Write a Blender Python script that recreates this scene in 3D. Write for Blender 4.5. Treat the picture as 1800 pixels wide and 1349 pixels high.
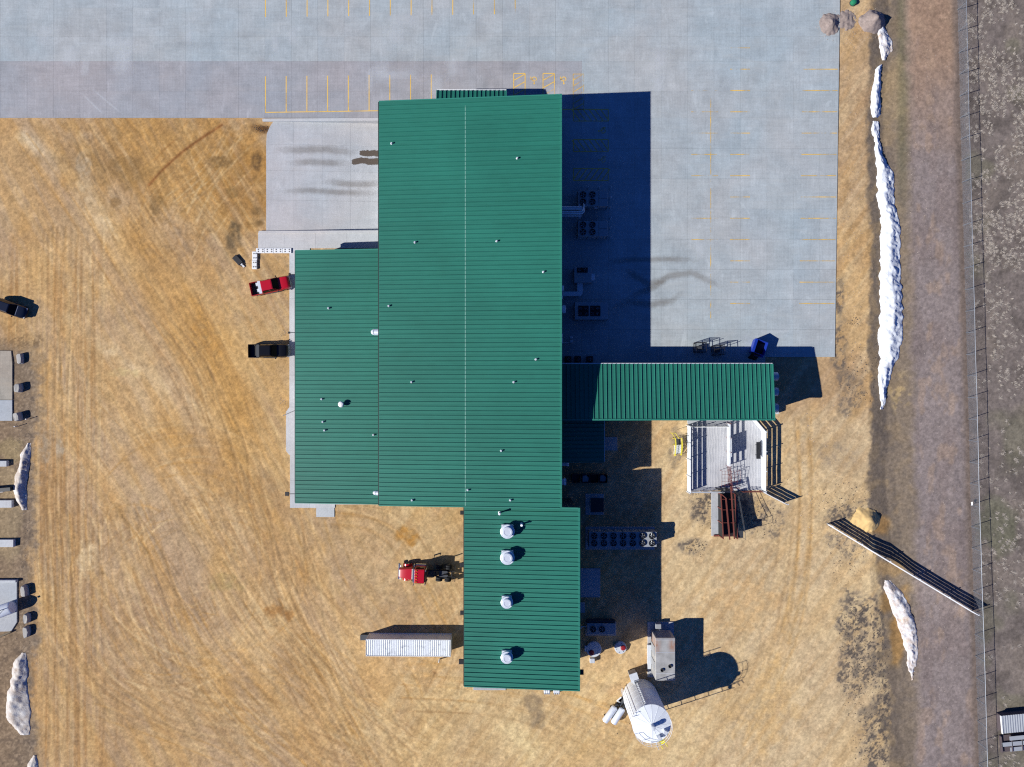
import bpy, bmesh, math, random
import numpy as np
from mathutils import Vector, Matrix

random.seed(7); np.random.seed(7)
for o in list(bpy.data.objects):
    bpy.data.objects.remove(o, do_unlink=True)
scene = bpy.context.scene
COL = scene.collection

# ------------------------------------------------------------------ camera, sky, sun, exposure
H = 100.8            # drone height above the yard, metres
S = 11.9             # photograph pixels per metre on the ground
cam_d = bpy.data.cameras.new('camera'); cam = bpy.data.objects.new('camera', cam_d); COL.objects.link(cam)
cam.location = (0, 0, H); cam.rotation_euler = (0, 0, 0)
cam_d.sensor_fit = 'HORIZONTAL'; cam_d.angle = 2*math.atan(900/(S*H)); cam_d.clip_end = 3000; cam_d.clip_start = 0.5
scene.camera = cam

SUN_EL = math.atan(1/1.5); SH_AZ = math.radians(18.0)   # shadows run 18 degrees north of east, 1.5 x the height
w = bpy.data.worlds.new('World'); scene.world = w; w.use_nodes = True
nt = w.node_tree; bg = nt.nodes['Background']
sky = nt.nodes.new('ShaderNodeTexSky'); sky.sky_type = 'NISHITA'; sky.sun_disc = False
sky.sun_elevation = SUN_EL; sky.sun_rotation = math.radians(270-18.0)
sky.altitude = 400; sky.air_density = 0.6; sky.dust_density = 0.0; sky.ozone_density = 8.0
tint = nt.nodes.new('ShaderNodeMix'); tint.data_type = 'RGBA'; tint.blend_type = 'MULTIPLY'; tint.inputs[0].default_value = 1.0; tint.inputs[7].default_value = (0.38, 0.68, 1.20, 1)   # deep clear-sky blue all over
nt.links.new(sky.outputs[0], tint.inputs[6]); nt.links.new(tint.outputs[2], bg.inputs[0]); bg.inputs[1].default_value = 0.072
sd = bpy.data.lights.new('sun', 'SUN'); sun = bpy.data.objects.new('sun', sd); COL.objects.link(sun)
sd.energy = 5.0; sd.angle = math.radians(0.5); sd.color = (1.0, 0.98, 0.94)
ldir = Vector((math.cos(SUN_EL)*math.cos(SH_AZ), math.cos(SUN_EL)*math.sin(SH_AZ), -math.sin(SUN_EL)))
sun.rotation_euler = ldir.to_track_quat('-Z', 'Y').to_euler(); sun.location = (-60, -20, 60)
vs = scene.view_settings
vs.view_transform = 'Standard'; vs.look = 'None'; vs.gamma = 1.0; vs.exposure = 0.35; vs.use_curve_mapping = False
scene.cycles.max_bounces = 6; scene.cycles.diffuse_bounces = 3; scene.cycles.transparent_max_bounces = 12; scene.cycles.filter_width = 1.2; scene.cycles.use_denoising = False

# ------------------------------------------------------------------ helpers
def P(px, py, z=0.0):
    "ground plan position of the point that the photograph shows at px, py when it is z metres up"
    f = 1 - z/H
    return ((px-900)/S*f, -(py-674.5)/S*f)
def lin1(v):
    v /= 255.0
    return v/12.92 if v <= 0.04045 else ((v+0.055)/1.055)**2.4
def C(r, g, b): return (lin1(r), lin1(g), lin1(b))

def empty(name, loc=(0, 0, 0), rz=0.0):
    o = bpy.data.objects.new(name, None); COL.objects.link(o)
    o.location = loc; o.rotation_euler = (0, 0, rz); o.empty_display_size = 0.3
    return o
def tag(o, label=None, cat=None, group=None, kind=None):
    if label: o['label'] = label
    if cat: o['category'] = cat
    if group: o['group'] = group
    if kind: o['kind'] = kind
    return o
def thing(name, label, cat, loc=(0, 0, 0), rz=0.0, group=None):
    return tag(empty(name, loc, rz), label, cat, group)
def link(name, me, mat, parent=None, loc=None, rz=None):
    o = bpy.data.objects.new(name, me); COL.objects.link(o)
    if mat is not None and len(me.materials) == 0: me.materials.append(mat)
    if parent is not None: o.parent = parent
    if loc is not None: o.location = loc
    if rz is not None: o.rotation_euler = (0, 0, rz)
    return o

class MB:
    def __init__(s): s.v = []; s.f = []
    def add(s, vs_, fs):
        b = len(s.v); s.v += [tuple(p) for p in vs_]; s.f += [tuple(i+b for i in f) for f in fs]; return s
    def hexa(s, p):      # 4 bottom points (ccw from above), 4 top points
        return s.add(p, [(3, 2, 1, 0), (4, 5, 6, 7), (0, 1, 5, 4), (1, 2, 6, 5), (2, 3, 7, 6), (3, 0, 4, 7)])
    def box(s, x0, x1, y0, y1, z0, z1):
        return s.hexa([(x0, y0, z0), (x1, y0, z0), (x1, y1, z0), (x0, y1, z0), (x0, y0, z1), (x1, y0, z1), (x1, y1, z1), (x0, y1, z1)])
    def obox(s, c, sx, sy, z0, z1, a=0.0):
        ca, sa = math.cos(a), math.sin(a)
        q = [(c[0]+ca*x-sa*y, c[1]+sa*x+ca*y) for x, y in ((-sx/2, -sy/2), (sx/2, -sy/2), (sx/2, sy/2), (-sx/2, sy/2))]
        return s.hexa([(x, y, z0) for x, y in q]+[(x, y, z1) for x, y in q])
    def prism(s, poly, z0, z1):
        a = sum(poly[i][0]*poly[(i+1) % len(poly)][1]-poly[(i+1) % len(poly)][0]*poly[i][1] for i in range(len(poly)))
        if a < 0: poly = poly[::-1]
        n = len(poly)
        f0 = z0 if callable(z0) else (lambda x, y: z0); f1 = z1 if callable(z1) else (lambda x, y: z1)
        vs_ = [(x, y, f0(x, y)) for x, y in poly]+[(x, y, f1(x, y)) for x, y in poly]
        return s.add(vs_, [tuple(range(n-1, -1, -1)), tuple(range(n, 2*n))]+[(i, (i+1) % n, n+(i+1) % n, n+i) for i in range(n)])
    def cyl(s, p0, p1, r0, r1=None, n=12, caps=True):
        r1 = r0 if r1 is None else r1
        p0 = Vector(p0); p1 = Vector(p1); d = (p1-p0).normalized()
        u = d.orthogonal().normalized(); w_ = d.cross(u)
        vs_ = []
        for p, r in ((p0, r0), (p1, r1)):
            for i in range(n):
                t = 2*math.pi*i/n
                vs_.append(p+u*(r*math.cos(t))+w_*(r*math.sin(t)))
        fs = [(i, (i+1) % n, n+(i+1) % n, n+i) for i in range(n)]
        if caps: fs += [tuple(range(n-1, -1, -1)), tuple(range(n, 2*n))]
        return s.add(vs_, fs)
    def tube(s, pts, r, n=6):
        for a, b in zip(pts[:-1], pts[1:]): s.cyl(a, b, r, n=n)
        return s
    def beam(s, a, b, wd, ht):   # box beam from a to b, z up
        a = Vector(a); b = Vector(b); d = (b-a); h = Vector((-d.y, d.x, 0))
        h = h.normalized()*(wd/2) if h.length > 1e-6 else Vector((wd/2, 0, 0))
        k = Vector((0, 0, ht/2)) if abs(d.normalized().z) < 0.95 else Vector((0, ht/2, 0))
        q = [a-h-k, b-h-k, b+h-k, a+h-k, a-h+k, b-h+k, b+h+k, a+h+k]
        return s.hexa(q)
    def loft(s, secs, caps=True):
        n = len(secs[0]); vs_ = [p for sec in secs for p in sec]; fs = []
        for k in range(len(secs)-1):
            for i in range(n):
                fs.append((k*n+i, k*n+(i+1) % n, (k+1)*n+(i+1) % n, (k+1)*n+i))
        if caps: fs += [tuple(range(n-1, -1, -1)), tuple(range((len(secs)-1)*n, len(secs)*n))]
        return s.add(vs_, fs)
    def lathe(s, prof, c=(0, 0, 0), n=24, caps=True):   # prof: (r, z) from bottom to top
        vs_ = []; fs = []
        for r, z in prof:
            for i in range(n):
                t = 2*math.pi*i/n; vs_.append((c[0]+r*math.cos(t), c[1]+r*math.sin(t), c[2]+z))
        for k in range(len(prof)-1):
            for i in range(n): fs.append((k*n+i, k*n+(i+1) % n, (k+1)*n+(i+1) % n, (k+1)*n+i))
        if caps: fs += [tuple(range(n-1, -1, -1)), tuple(range((len(prof)-1)*n, len(prof)*n))]
        return s.add(vs_, fs)
    def mesh(s, name, smooth=False, bevel=0.0, seg=1):
        me = bpy.data.meshes.new(name); me.from_pydata(s.v, [], s.f)
        bm = bmesh.new(); bm.from_mesh(me)
        bmesh.ops.recalc_face_normals(bm, faces=bm.faces)
        if bevel > 0:
            ed = [e for e in bm.edges if len(e.link_faces) == 2 and e.calc_face_angle(0) > 0.5]
            bmesh.ops.bevel(bm, geom=ed, offset=bevel, segments=seg, affect='EDGES', clamp_overlap=True)
        bm.to_mesh(me); bm.free()
        if smooth:
            me.polygons.foreach_set('use_smooth', [True]*len(me.polygons))
            try: me.set_sharp_from_angle(angle=math.radians(38))
            except Exception: pass
        return me
    def build(s, name, mat, parent=None, smooth=False, bevel=0.0, seg=1, loc=None, rz=None):
        return link(name, s.mesh(name, smooth, bevel, seg), mat, parent, loc, rz)

# ------------------------------------------------------------------ materials
def nodes_of(name):
    m = bpy.data.materials.new(name); m.use_nodes = True
    t = m.node_tree; b = t.nodes['Principled BSDF']
    return m, t, b
def N(t, kind, **kw):
    n = t.nodes.new(kind)
    for k, v in kw.items(): setattr(n, k, v)
    return n
def noise(t, vec, scale, detail=4.0, rough=0.55, dist=0.0):
    n = N(t, 'ShaderNodeTexNoise'); n.inputs['Scale'].default_value = scale
    n.inputs['Detail'].default_value = detail; n.inputs['Roughness'].default_value = rough; n.inputs['Distortion'].default_value = dist
    if vec is not None: t.links.new(vec, n.inputs['Vector'])
    return n.outputs['Fac']
def ramp(t, fac, stops):
    n = N(t, 'ShaderNodeValToRGB'); e = n.color_ramp.elements
    while len(e) < len(stops): e.new(0.5)
    for q, (p, c) in zip(e, stops):
        q.position = p; q.color = (c[0], c[1], c[2], 1) if not isinstance(c, (int, float)) else (c, c, c, 1)
    t.links.new(fac, n.inputs[0]); return n.outputs[0]
def mixc(t, fac, a, b, mode='MIX'):
    n = N(t, 'ShaderNodeMix', data_type='RGBA', blend_type=mode)
    for sock, val in ((n.inputs[0], fac), (n.inputs[6], a), (n.inputs[7], b)):
        if isinstance(val, (int, float)): sock.default_value = val
        elif isinstance(val, tuple): sock.default_value = (*val[:3], 1)
        else: t.links.new(val, sock)
    return n.outputs[2]
def mathn(t, op, a, b=None, clamp=False):
    n = N(t, 'ShaderNodeMath', operation=op, use_clamp=clamp)
    for sock, val in zip(n.inputs, (a, b)):
        if val is None: continue
        if isinstance(val, (int, float)): sock.default_value = val
        else: t.links.new(val, sock)
    return n.outputs[0]
def maprange(t, v, a, b, c=0.0, d=1.0):
    n = N(t, 'ShaderNodeMapRange'); t.links.new(v, n.inputs[0])
    for i, x in zip((1, 2, 3, 4), (a, b, c, d)): n.inputs[i].default_value = x
    return n.outputs[0]
def world_pos(t): return N(t, 'ShaderNodeNewGeometry').outputs['Position']
def obj_pos(t): return N(t, 'ShaderNodeTexCoord').outputs['Object']
def scaled(t, vec, sc):
    n = N(t, 'ShaderNodeMapping'); n.inputs['Scale'].default_value = sc; t.links.new(vec, n.inputs[0]); return n.outputs[0]
def bump(t, b, h, strength=0.3, dist=0.02):
    n = N(t, 'ShaderNodeBump'); n.inputs['Strength'].default_value = strength; n.inputs['Distance'].default_value = dist
    t.links.new(h, n.inputs['Height']); t.links.new(n.outputs[0], b.inputs['Normal'])

MATS = {}
def pm(name, col, rough=0.6, metal=0.0, var=0.12, scale=1.5, dirt=None, dirt_amt=0.0, dirt_scale=1.2, bmp=0.0, spec=0.5, rnd=0.0):
    "a painted or plain surface: slow and fine tone variation, optional dirt patches"
    if name in MATS: return MATS[name]
    m, t, b = nodes_of(name); v = world_pos(t)
    n1 = noise(t, v, scale, 6, 0.6); n2 = noise(t, v, scale*7, 3, 0.6)
    k = mathn(t, 'ADD', mathn(t, 'MULTIPLY', n1, 0.7), mathn(t, 'MULTIPLY', n2, 0.3))
    c = mixc(t, k, tuple(x*(1-var*1.6) for x in col), tuple(min(1, x*(1+var*1.6)) for x in col))
    if rnd > 0:
        r = N(t, 'ShaderNodeObjectInfo').outputs['Random']
        c = mixc(t, 1.0, c, ramp(t, r, [(0, 1-rnd), (1, 1.0)]), 'MULTIPLY')
    if dirt:
        d = noise(t, v, dirt_scale, 8, 0.65, 0.6)
        c = mixc(t, maprange(t, d, 0.62-dirt_amt*0.25, 0.72, 0, min(1, dirt_amt+0.3)), c, dirt)
    t.links.new(c, b.inputs['Base Color'])
    b.inputs['Roughness'].default_value = rough; b.inputs['Metallic'].default_value = metal
    b.inputs['Specular IOR Level'].default_value = spec
    if bmp > 0: bump(t, b, n2, bmp, 0.02)
    MATS[name] = m; return m

def concrete(name, col, warm=0.0, streak=(5.0, 0.35), var=1.0):
    m, t, b = nodes_of(name); v = world_pos(t)
    big = noise(t, v, 0.07, 4, 0.6, 0.4); med = noise(t, v, 0.35, 6, 0.65, 0.3)
    fin = noise(t, v, 6, 3, 0.6)
    st = noise(t, scaled(t, v, (streak[0], streak[1], 1)), 0.8, 4, 0.65)
    st2 = noise(t, scaled(t, v, (streak[1], streak[0]*0.7, 1)), 0.8, 4, 0.65)
    c = mixc(t, maprange(t, big, 0.35, 0.65), tuple(x*y for x, y in zip(col, (0.93, 0.985, 1.015))), tuple(x*y for x, y in zip(col, (1.02, 0.98, 0.965))))
    def mul(c, f, lo, hi, amt):
        return mixc(t, amt, c, ramp(t, maprange(t, f, 0.3, 0.7), [(0, lo), (1, hi)]), 'MULTIPLY')
    c = mul(c, med, 0.76, 1.0, 0.9*var); c = mul(c, st, 0.86, 1.0, 0.9*var); c = mul(c, st2, 0.88, 1.0, 0.9*var); c = mul(c, fin, 0.82, 1.0, 0.9)
    wash = noise(t, scaled(t, v, (0.35, 1.6, 1)), 0.35, 7, 0.7, 0.8); c = mixc(t, maprange(t, wash, 0.52, 0.70, 0, 0.45*var), c, tuple(x*y for x, y in zip(col, (0.80, 0.77, 0.74))))
    r = N(t, 'ShaderNodeObjectInfo').outputs['Random']
    c = mixc(t, 1.0, c, ramp(t, r, [(0, (0.90, 0.92, 0.935)), (0.3, (0.98, 0.97, 0.96)), (0.55, (0.94, 0.955, 0.965)), (0.8, (0.96, 0.95, 0.94)), (1, (1.0, 1.0, 1.0))]), 'MULTIPLY')
    blot = noise(t, v, 1.1, 7, 0.7, 1.0)
    c = mixc(t, maprange(t, blot, 0.62, 0.78, 0, 0.35), c, tuple(x*0.72 for x in col))
    blot2 = noise(t, scaled(t, v, (1, 0.5, 1)), 0.5, 6, 0.7, 0.6)
    c = mixc(t, maprange(t, blot2, 0.60, 0.74, 0, 0.30), c, tuple(min(1, x*1.22) for x in col))
    t.links.new(c, b.inputs['Base Color']); b.inputs['Roughness'].default_value = 0.85; b.inputs['Specular IOR Level'].default_value = 0.25
    bump(t, b, fin, 0.15, 0.01)
    return m

M_lot = concrete('lot_concrete', C(192, 199, 200))
M_band = concrete('older_concrete', C(183, 182, 184), streak=(6.0, 0.3))
M_dock = concrete('dock_concrete', C(208, 208, 208), streak=(4.0, 0.3), var=0.7)
M_walk = concrete('walk_concrete', C(212, 212, 211), var=0.6)
M_pad = concrete('pad_concrete', C(196, 197, 198), var=0.7)
M_old = concrete('stained_concrete', C(186, 176, 160), var=1.2)

def roof_mat(name, col):
    m, t, b = nodes_of(name); v = world_pos(t)
    n1 = noise(t, v, 0.09, 5, 0.6); n2 = noise(t, scaled(t, v, (0.5, 3, 1)), 1.0, 5, 0.6); n3 = noise(t, v, 5, 3, 0.6)
    c = mixc(t, maprange(t, n1, 0.3, 0.7), tuple(x*0.90 for x in col), tuple(x*1.10 for x in col))
    c = mixc(t, 0.8, c, ramp(t, maprange(t, n2, 0.3, 0.7), [(0, 0.86), (1, 1.0)]), 'MULTIPLY')
    c = mixc(t, maprange(t, n3, 0.68, 0.85, 0, 0.16), c, (0.35, 0.40, 0.36))
    r = N(t, 'ShaderNodeObjectInfo').outputs['Random']
    c = mixc(t, 1.0, c, ramp(t, r, [(0, 0.92), (1, 1.0)]), 'MULTIPLY')
    t.links.new(c, b.inputs['Base Color']); b.inputs['Roughness'].default_value = 0.5
    b.inputs['Specular IOR Level'].default_value = 0.35
    bump(t, b, n1, 0.1, 0.05)
    return m
GREEN = C(38, 112, 96)
M_roof = roof_mat('green_roof_paint', GREEN)
M_trim = pm('green_trim_paint', tuple(x*1.12 for x in GREEN), 0.5, var=0.06)
M_wall = pm('dark_wall_panel', C(72, 84, 80), 0.6, var=0.06)
M_gut = pm('dark_gutter', C(34, 44, 42), 0.6)
M_galv = pm('galvanised_steel', C(205, 209, 213), 0.45, 0.2, var=0.15)
M_alu = pm('spun_aluminium', C(216, 221, 228), 0.4, 0.25, var=0.10)
M_white = pm('white_paint', C(232, 233, 232), 0.5, var=0.05, dirt=C(150, 140, 125), dirt_amt=0.12)
M_silo = pm('silo_white', C(226, 230, 232), 0.45, var=0.05, dirt=C(170, 168, 160), dirt_amt=0.1)
M_black = pm('black_steel', C(30, 30, 32), 0.6)
M_dark = pm('dark_grey_steel', C(58, 60, 64), 0.6)
M_grey = pm('grey_cabinet', C(150, 153, 156), 0.5, var=0.08)
M_unit = pm('grey_unit_paint', C(150, 153, 156), 0.5, var=0.08)
M_rust = pm('rusty_brown_steel', C(112, 56, 46), 0.75, var=0.3, scale=4, bmp=0.2)
M_yellow = pm('yellow_safety_paint', C(228, 214, 40), 0.5, var=0.06)
M_blue = pm('blue_dumpster_paint', C(26, 56, 160), 0.45, var=0.1, dirt=C(60, 60, 66), dirt_amt=0.1)
M_red = pm('red_truck_paint', C(176, 16, 38), 0.28, var=0.04, spec=0.6)
M_blk = pm('black_truck_paint', C(14, 15, 18), 0.25, var=0.05, spec=0.5)
M_navy = pm('navy_car_paint', C(14, 22, 40), 0.22, var=0.05, spec=0.6)
M_glass = pm('tinted_glass', C(8, 10, 14), 0.12, var=0.0, spec=0.15)
M_rub = pm('tyre_rubber', C(26, 26, 27), 0.85, var=0.15)
M_chrome = pm('chrome', C(210, 212, 214), 0.22, 0.9, var=0.05)
M_lamp = pm('lamp_lens', C(225, 225, 218), 0.2)
M_tail = pm('tail_lens', C(120, 14, 14), 0.25)
M_board = pm('weathered_white_board', C(214, 220, 226), 0.7, var=0.1, scale=3, dirt=C(150, 150, 150), dirt_amt=0.15)
M_stone = pm('concrete_rubble', C(168, 164, 156), 0.9, var=0.2, scale=2.5, bmp=0.5)
M_redlid = pm('red_lid_plastic', C(140, 22, 34), 0.5)
M_tank = pm('pale_grey_plastic', C(196, 200, 204), 0.5)
# ------------------------------------------------------------------ ground
_tab = np.random.RandomState(11).rand(512, 512).astype(np.float32)
def vnoise(x, y, seed=0):
    xi = np.floor(x).astype(np.int64); yi = np.floor(y).astype(np.int64)
    fx = (x-xi).astype(np.float32); fy = (y-yi).astype(np.float32)
    fx = fx*fx*(3-2*fx); fy = fy*fy*(3-2*fy)
    g = lambda a, b: _tab[(a+seed*37) & 511, (b+seed*91) & 511]
    return (g(xi, yi)*(1-fx)+g(xi+1, yi)*fx)*(1-fy)+(g(xi, yi+1)*(1-fx)+g(xi+1, yi+1)*fx)*fy
def fbm(x, y, per, oct_=4, seed=0, gain=0.5):
    a = 1.0; s = 0; r = 0; x = x/per; y = y/per
    for k in range(oct_):
        r = r+a*vnoise(x+13.7*k, y+7.3*k, seed+k); s += a; a *= gain; x = x*2.03; y = y*2.03
    return r/s                                   # 0..1
def sstep(a, b, x):
    t = np.clip((x-a)/(b-a), 0, 1); return t*t*(3-2*t)

LOT = [(-700, -700), (1483, -700), (1476, 0), (1467, 628), (985, 628), (985, 213), (-700, 205)]   # the concrete lot, photograph pixels
def in_poly(x, y, poly):
    r = np.zeros(np.shape(x), bool); n = len(poly)
    for i in range(n):
        (x0, y0), (x1, y1) = poly[i], poly[(i+1) % n]
        if y0 == y1: continue
        c = ((y0 > y) != (y1 > y)) & (x < (x1-x0)*(y-y0)/(y1-y0)+x0)
        r ^= c
    return r

def terr_raw(px, py):
    "terrain height from photograph pixels at ground level"
    px = np.asarray(px, float); py = np.asarray(py, float)
    z = 0.10*(fbm(px, py, 70, 3, 3)-0.5)+0.05*(fbm(px, py, 14, 3, 5)-0.5)
    edge = 1532+8*(fbm(px*0+3, py, 60, 3, 9)-0.5)*2
    edge = edge+np.where(py > 900, (py-900)*0.06, 0)
    d = px-edge
    prof = np.interp(d, [-400, -6, 30, 48, 75, 150, 175, 300], [0, 0, -0.62, -0.62, -0.35, -0.30, -0.42, -0.42])
    k = 1-0.35*sstep(950, 1200, py)
    z = z+prof*k
    z = z+0.05*(fbm(px, py, 5, 2, 17)-0.5)*sstep(1535, 1550, px)
    z = z-0.10*(1-sstep(40, 75, px))*sstep(590, 640, py)
    return z
PADS_UNDER = [((985, 205), (1060, 660)), ((470, 216), (700, 402))]
def terr(px, py):
    return float(terr_raw(np.array([px]), np.array([py]))[0])
def GZ(X, Y): return terr(900+X*S, 674.5-Y*S)

def build_ground():
    st = 0.17
    xs = np.concatenate([[-900, -500, -300, -180, -120, -90], np.arange(-80, 80.01, st), [90, 120, 180, 300, 500, 900]])
    ys = np.concatenate([[-900, -500, -300, -180, -120, -80], np.arange(-61, 61.01, st), [80, 120, 180, 300, 500, 900]])
    X, Y = np.meshgrid(xs, ys); px = 900+X*S; py = 674.5-Y*S
    Z = terr_raw(px, py)
    ny, nx = X.shape
    A = np.zeros((ny, nx, 3), np.float32)
    wob = lambda per, amp, seed: amp*(fbm(px, py, per, 4, seed)-0.5)*2
    def col(*c): return np.array(c, np.float32)
    def mix(mask, c):
        nonlocal A
        A = A*(1-mask[..., None])+col(*c)*mask[..., None]
    def blob(x, y, rx, ry, ang=0, seed=1, rag=0.5):
        ca, sa = math.cos(math.radians(ang)), math.sin(math.radians(ang))
        R = 1.8*max(rx, ry); out = np.zeros(px.shape, np.float32)
        jx0, jx1 = np.searchsorted(px[0], [x-R, x+R]); jy = np.where(np.abs(py[:, 0]-y) < R)[0]
        if len(jy) == 0 or jx1 <= jx0: return out
        sl = (slice(jy[0], jy[-1]+1), slice(jx0, jx1)); qx, qy = px[sl], py[sl]
        u = ((qx-x)*ca+(qy-y)*sa)/rx; v = (-(qx-x)*sa+(qy-y)*ca)/ry
        r = np.sqrt(u*u+v*v)+rag*(fbm(qx, qy, 22, 4, seed)-0.5)*2
        out[sl] = 1-sstep(0.55, 1.15, r)
        return out
    # yard dirt
    A[:] = col(180, 152, 116)
    mix(0.70*sstep(0.42, 0.66, fbm(px, py, 150, 5, 1)), (206, 172, 120))
    mix(0.40*sstep(0.48, 0.70, fbm(px, py, 90, 5, 2)), (166, 134, 100))
    mix(0.35*sstep(0.5, 0.75, fbm(px+py*0.3, py*0.4, 40, 4, 4)), (196, 150, 88))
    # browner, wetter soil by the lot and the dock; bright eastern yard
    mix(0.60*blob(310, 285, 230, 110, 10, 6), (165, 121, 62))
    mix(0.50*blob(420, 330, 90, 110, 0, 7), (158, 112, 52))
    mix(0.55*sstep(1120, 1200, px+wob(60, 30, 8))*sstep(700, 760, py), (214, 192, 150))
    mix(0.5*blob(900, 1290, 330, 120, 0, 9), (212, 184, 130)); mix(0.45*blob(240, 1270, 260, 130, 0, 13), (166, 132, 90)); mix(0.4*blob(250, 760, 130, 160, 0, 14), (196, 166, 124))
    mix(0.4*blob(700, 960, 130, 110, 0, 10), (200, 170, 118))
    mix(0.4*blob(440, 700, 70, 260, 0, 12), (203, 170, 116))
    mot = fbm(px, py, 28, 5, 15, 0.6); mix(0.16*sstep(0.52, 0.66, mot), (158, 124, 88)); mix(0.16*sstep(0.54, 0.68, 1-mot), (214, 184, 136))
    flow = np.interp(py, [200, 420, 650, 900, 1400], [62, 55, 60, 68, 60])*math.pi/180        # heading of the traffic
    uu = px*np.cos(flow.mean(1, keepdims=True))+py*np.sin(flow.mean(1, keepdims=True)); vv_ = -px*np.sin(math.radians(61))+py*np.cos(math.radians(61))
    west = (1-sstep(560, 760, px+wob(90, 60, 16))); uu = px*math.cos(math.radians(61))+py*math.sin(math.radians(61))
    s1 = fbm(vv_/7, uu/130, 1.0, 4, 18, 0.6); s2 = fbm(vv_/22, uu/260, 1.0, 4, 19, 0.55); s3 = fbm(px/6, py/220, 1.0, 4, 20, 0.6); s4 = fbm((px*0.8+py*0.6)/9, (py*0.8-px*0.6)/120, 1.0, 3, 26)
    mix(0.24*west*sstep(0.52, 0.68, s1), (206, 176, 126)); mix(0.18*west*sstep(0.53, 0.68, 1-s1), (160, 126, 84)); mix(0.36*west*sstep(0.5, 0.68, s2), (190, 146, 86)); mix(0.35*west*sstep(0.52, 0.68, 1-s2), (172, 146, 118))
    lft = (1-sstep(150, 215, px))*sstep(380, 520, py); mix(0.45*lft*sstep(0.5, 0.66, s3), (206, 172, 118)); mix(0.45*lft*sstep(0.5, 0.66, 1-s3), (160, 118, 70))
    est = sstep(1380, 1400, px)*(1-sstep(1400, 1430, px)); mix(0.22*(1-west)*sstep(0.52, 0.68, s4), (176, 140, 92)); mix(0.2*(1-west)*sstep(0.52, 0.68, 1-s4), (222, 202, 160))
    # ---- strokes
    def smooth(pts, n=14):
        pts = [np.array(p, float) for p in pts]; q = [pts[0]]+pts+[pts[-1]]; out = []
        for i in range(1, len(q)-2):
            for k in range(n):
                t = k/n; a, b, c, d = q[i-1], q[i], q[i+1], q[i+2]
                out.append(0.5*((2*b)+(-a+c)*t+(2*a-5*b+4*c-d)*t*t+(-a+3*b-3*c+d)*t**3))
        out.append(pts[-1]); return np.array(out)
    N4 = fbm(px, py, 9, 3, 21); N5 = fbm(px, py, 45, 3, 22); Nf = fbm(px, py, 3.2, 2, 23)
    px0, py0 = px[0], py[:, 0]
    def stroke(pts, wd, c, a, frag=0.6, relief=0.0, sm=True):
        nonlocal A
        q = smooth(pts) if sm else np.array(pts, float)
        ix0, ix1 = np.searchsorted(px0, [q[:, 0].min()-3*wd, q[:, 0].max()+3*wd])
        iy = np.where((py0 > q[:, 1].min()-3*wd) & (py0 < q[:, 1].max()+3*wd))[0]
        if len(iy) == 0 or ix1 <= ix0: return
        sl = (slice(iy[0], iy[-1]+1), slice(ix0, ix1))
        D = np.full(px[sl].shape, 1e9, np.float32)
        for (x0, y0), (x1, y1) in zip(q[:-1], q[1:]):
            m = 3*wd
            jx0, jx1 = np.searchsorted(px0[ix0:ix1], [min(x0, x1)-m, max(x0, x1)+m])
            pr = py0[sl[0]]; jy = np.where((pr > min(y0, y1)-m) & (pr < max(y0, y1)+m))[0]
            if len(jy) == 0 or jx1 <= jx0: continue
            s2 = (slice(jy[0], jy[-1]+1), slice(jx0, jx1))
            X_, Y_ = px[sl][s2], py[sl][s2]; L2 = (x1-x0)**2+(y1-y0)**2+1e-9
            t = np.clip(((X_-x0)*(x1-x0)+(Y_-y0)*(y1-y0))/L2, 0, 1)
            D[s2] = np.minimum(D[s2], np.hypot(X_-x0-t*(x1-x0), Y_-y0-t*(y1-y0)))
        wgt = np.exp(-(D/wd)**2)*a*(1-frag+frag*sstep(0.35, 0.65, N5[sl])*sstep(0.2, 0.6, N4[sl])*1.3)
        wgt = np.clip(wgt, 0, 1)[..., None]
        A[sl] = A[sl]*(1-wgt)+col(*c)*wgt
        if relief: Z[sl] += (relief*np.exp(-(D/wd)**2))
    rnd = random.Random(5)
    LIGHT, DARK, ORNG, PALE = (210, 182, 134), (150, 116, 76), (182, 138, 78), (222, 204, 166)
    def family(path, n, spread, wd=(1.1, 2.6), al=(0.16, 0.46), gauge=11, cols=(LIGHT, DARK, ORNG, DARK, LIGHT), jit=10):
        for i in range(n):
            off = rnd.gauss(0, spread); c = rnd.choice(cols); a = rnd.uniform(*al); w_ = rnd.uniform(*wd)
            k0 = rnd.randint(0, max(0, len(path)-4)); k1 = rnd.randint(min(len(path), k0+3), len(path))
            sub = path[k0:k1]; jx = [rnd.gauss(0, jit) for _ in sub]
            for g in (-gauge, gauge):
                pts = []
                for j, (x, y) in enumerate(sub):
                    a_, b_ = sub[max(0, j-1)], sub[min(len(sub)-1, j+1)]
                    dx, dy = b_[0]-a_[0], b_[1]-a_[1]; L = math.hypot(dx, dy)+1e-6
                    o = off+jx[j]+g; pts.append((x-dy/L*o, y+dx/L*o))
                stroke(pts, w_, c, a, relief=rnd.choice([0, -0.015, -0.02]))
    main = [(110, 200), (165, 300), (225, 400), (300, 520), (375, 640), (430, 780), (470, 900), (520, 1040), (580, 1170), (640, 1280), (690, 1380)]
    band = [(240, 420), (300, 500), (350, 590), (400, 690), (420, 800)]
    stroke(band, 40, (186, 134, 62), 0.62, 0.3); stroke([(300, 760), (380, 840), (460, 900), (520, 1010)], 38, ORNG, 0.45, 0.4)
    stroke([(150, 330), (190, 400), (230, 470)], 14, PALE, 0.55, 0.5); stroke([(40, 240), (110, 290), (150, 320)], 12, PALE, 0.45, 0.6)
    stroke([(120, 560), (200, 620), (290, 680)], 12, PALE, 0.40, 0.6); stroke([(330, 700), (400, 760), (470, 830)], 9, PALE, 0.25, 0.6)
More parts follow.
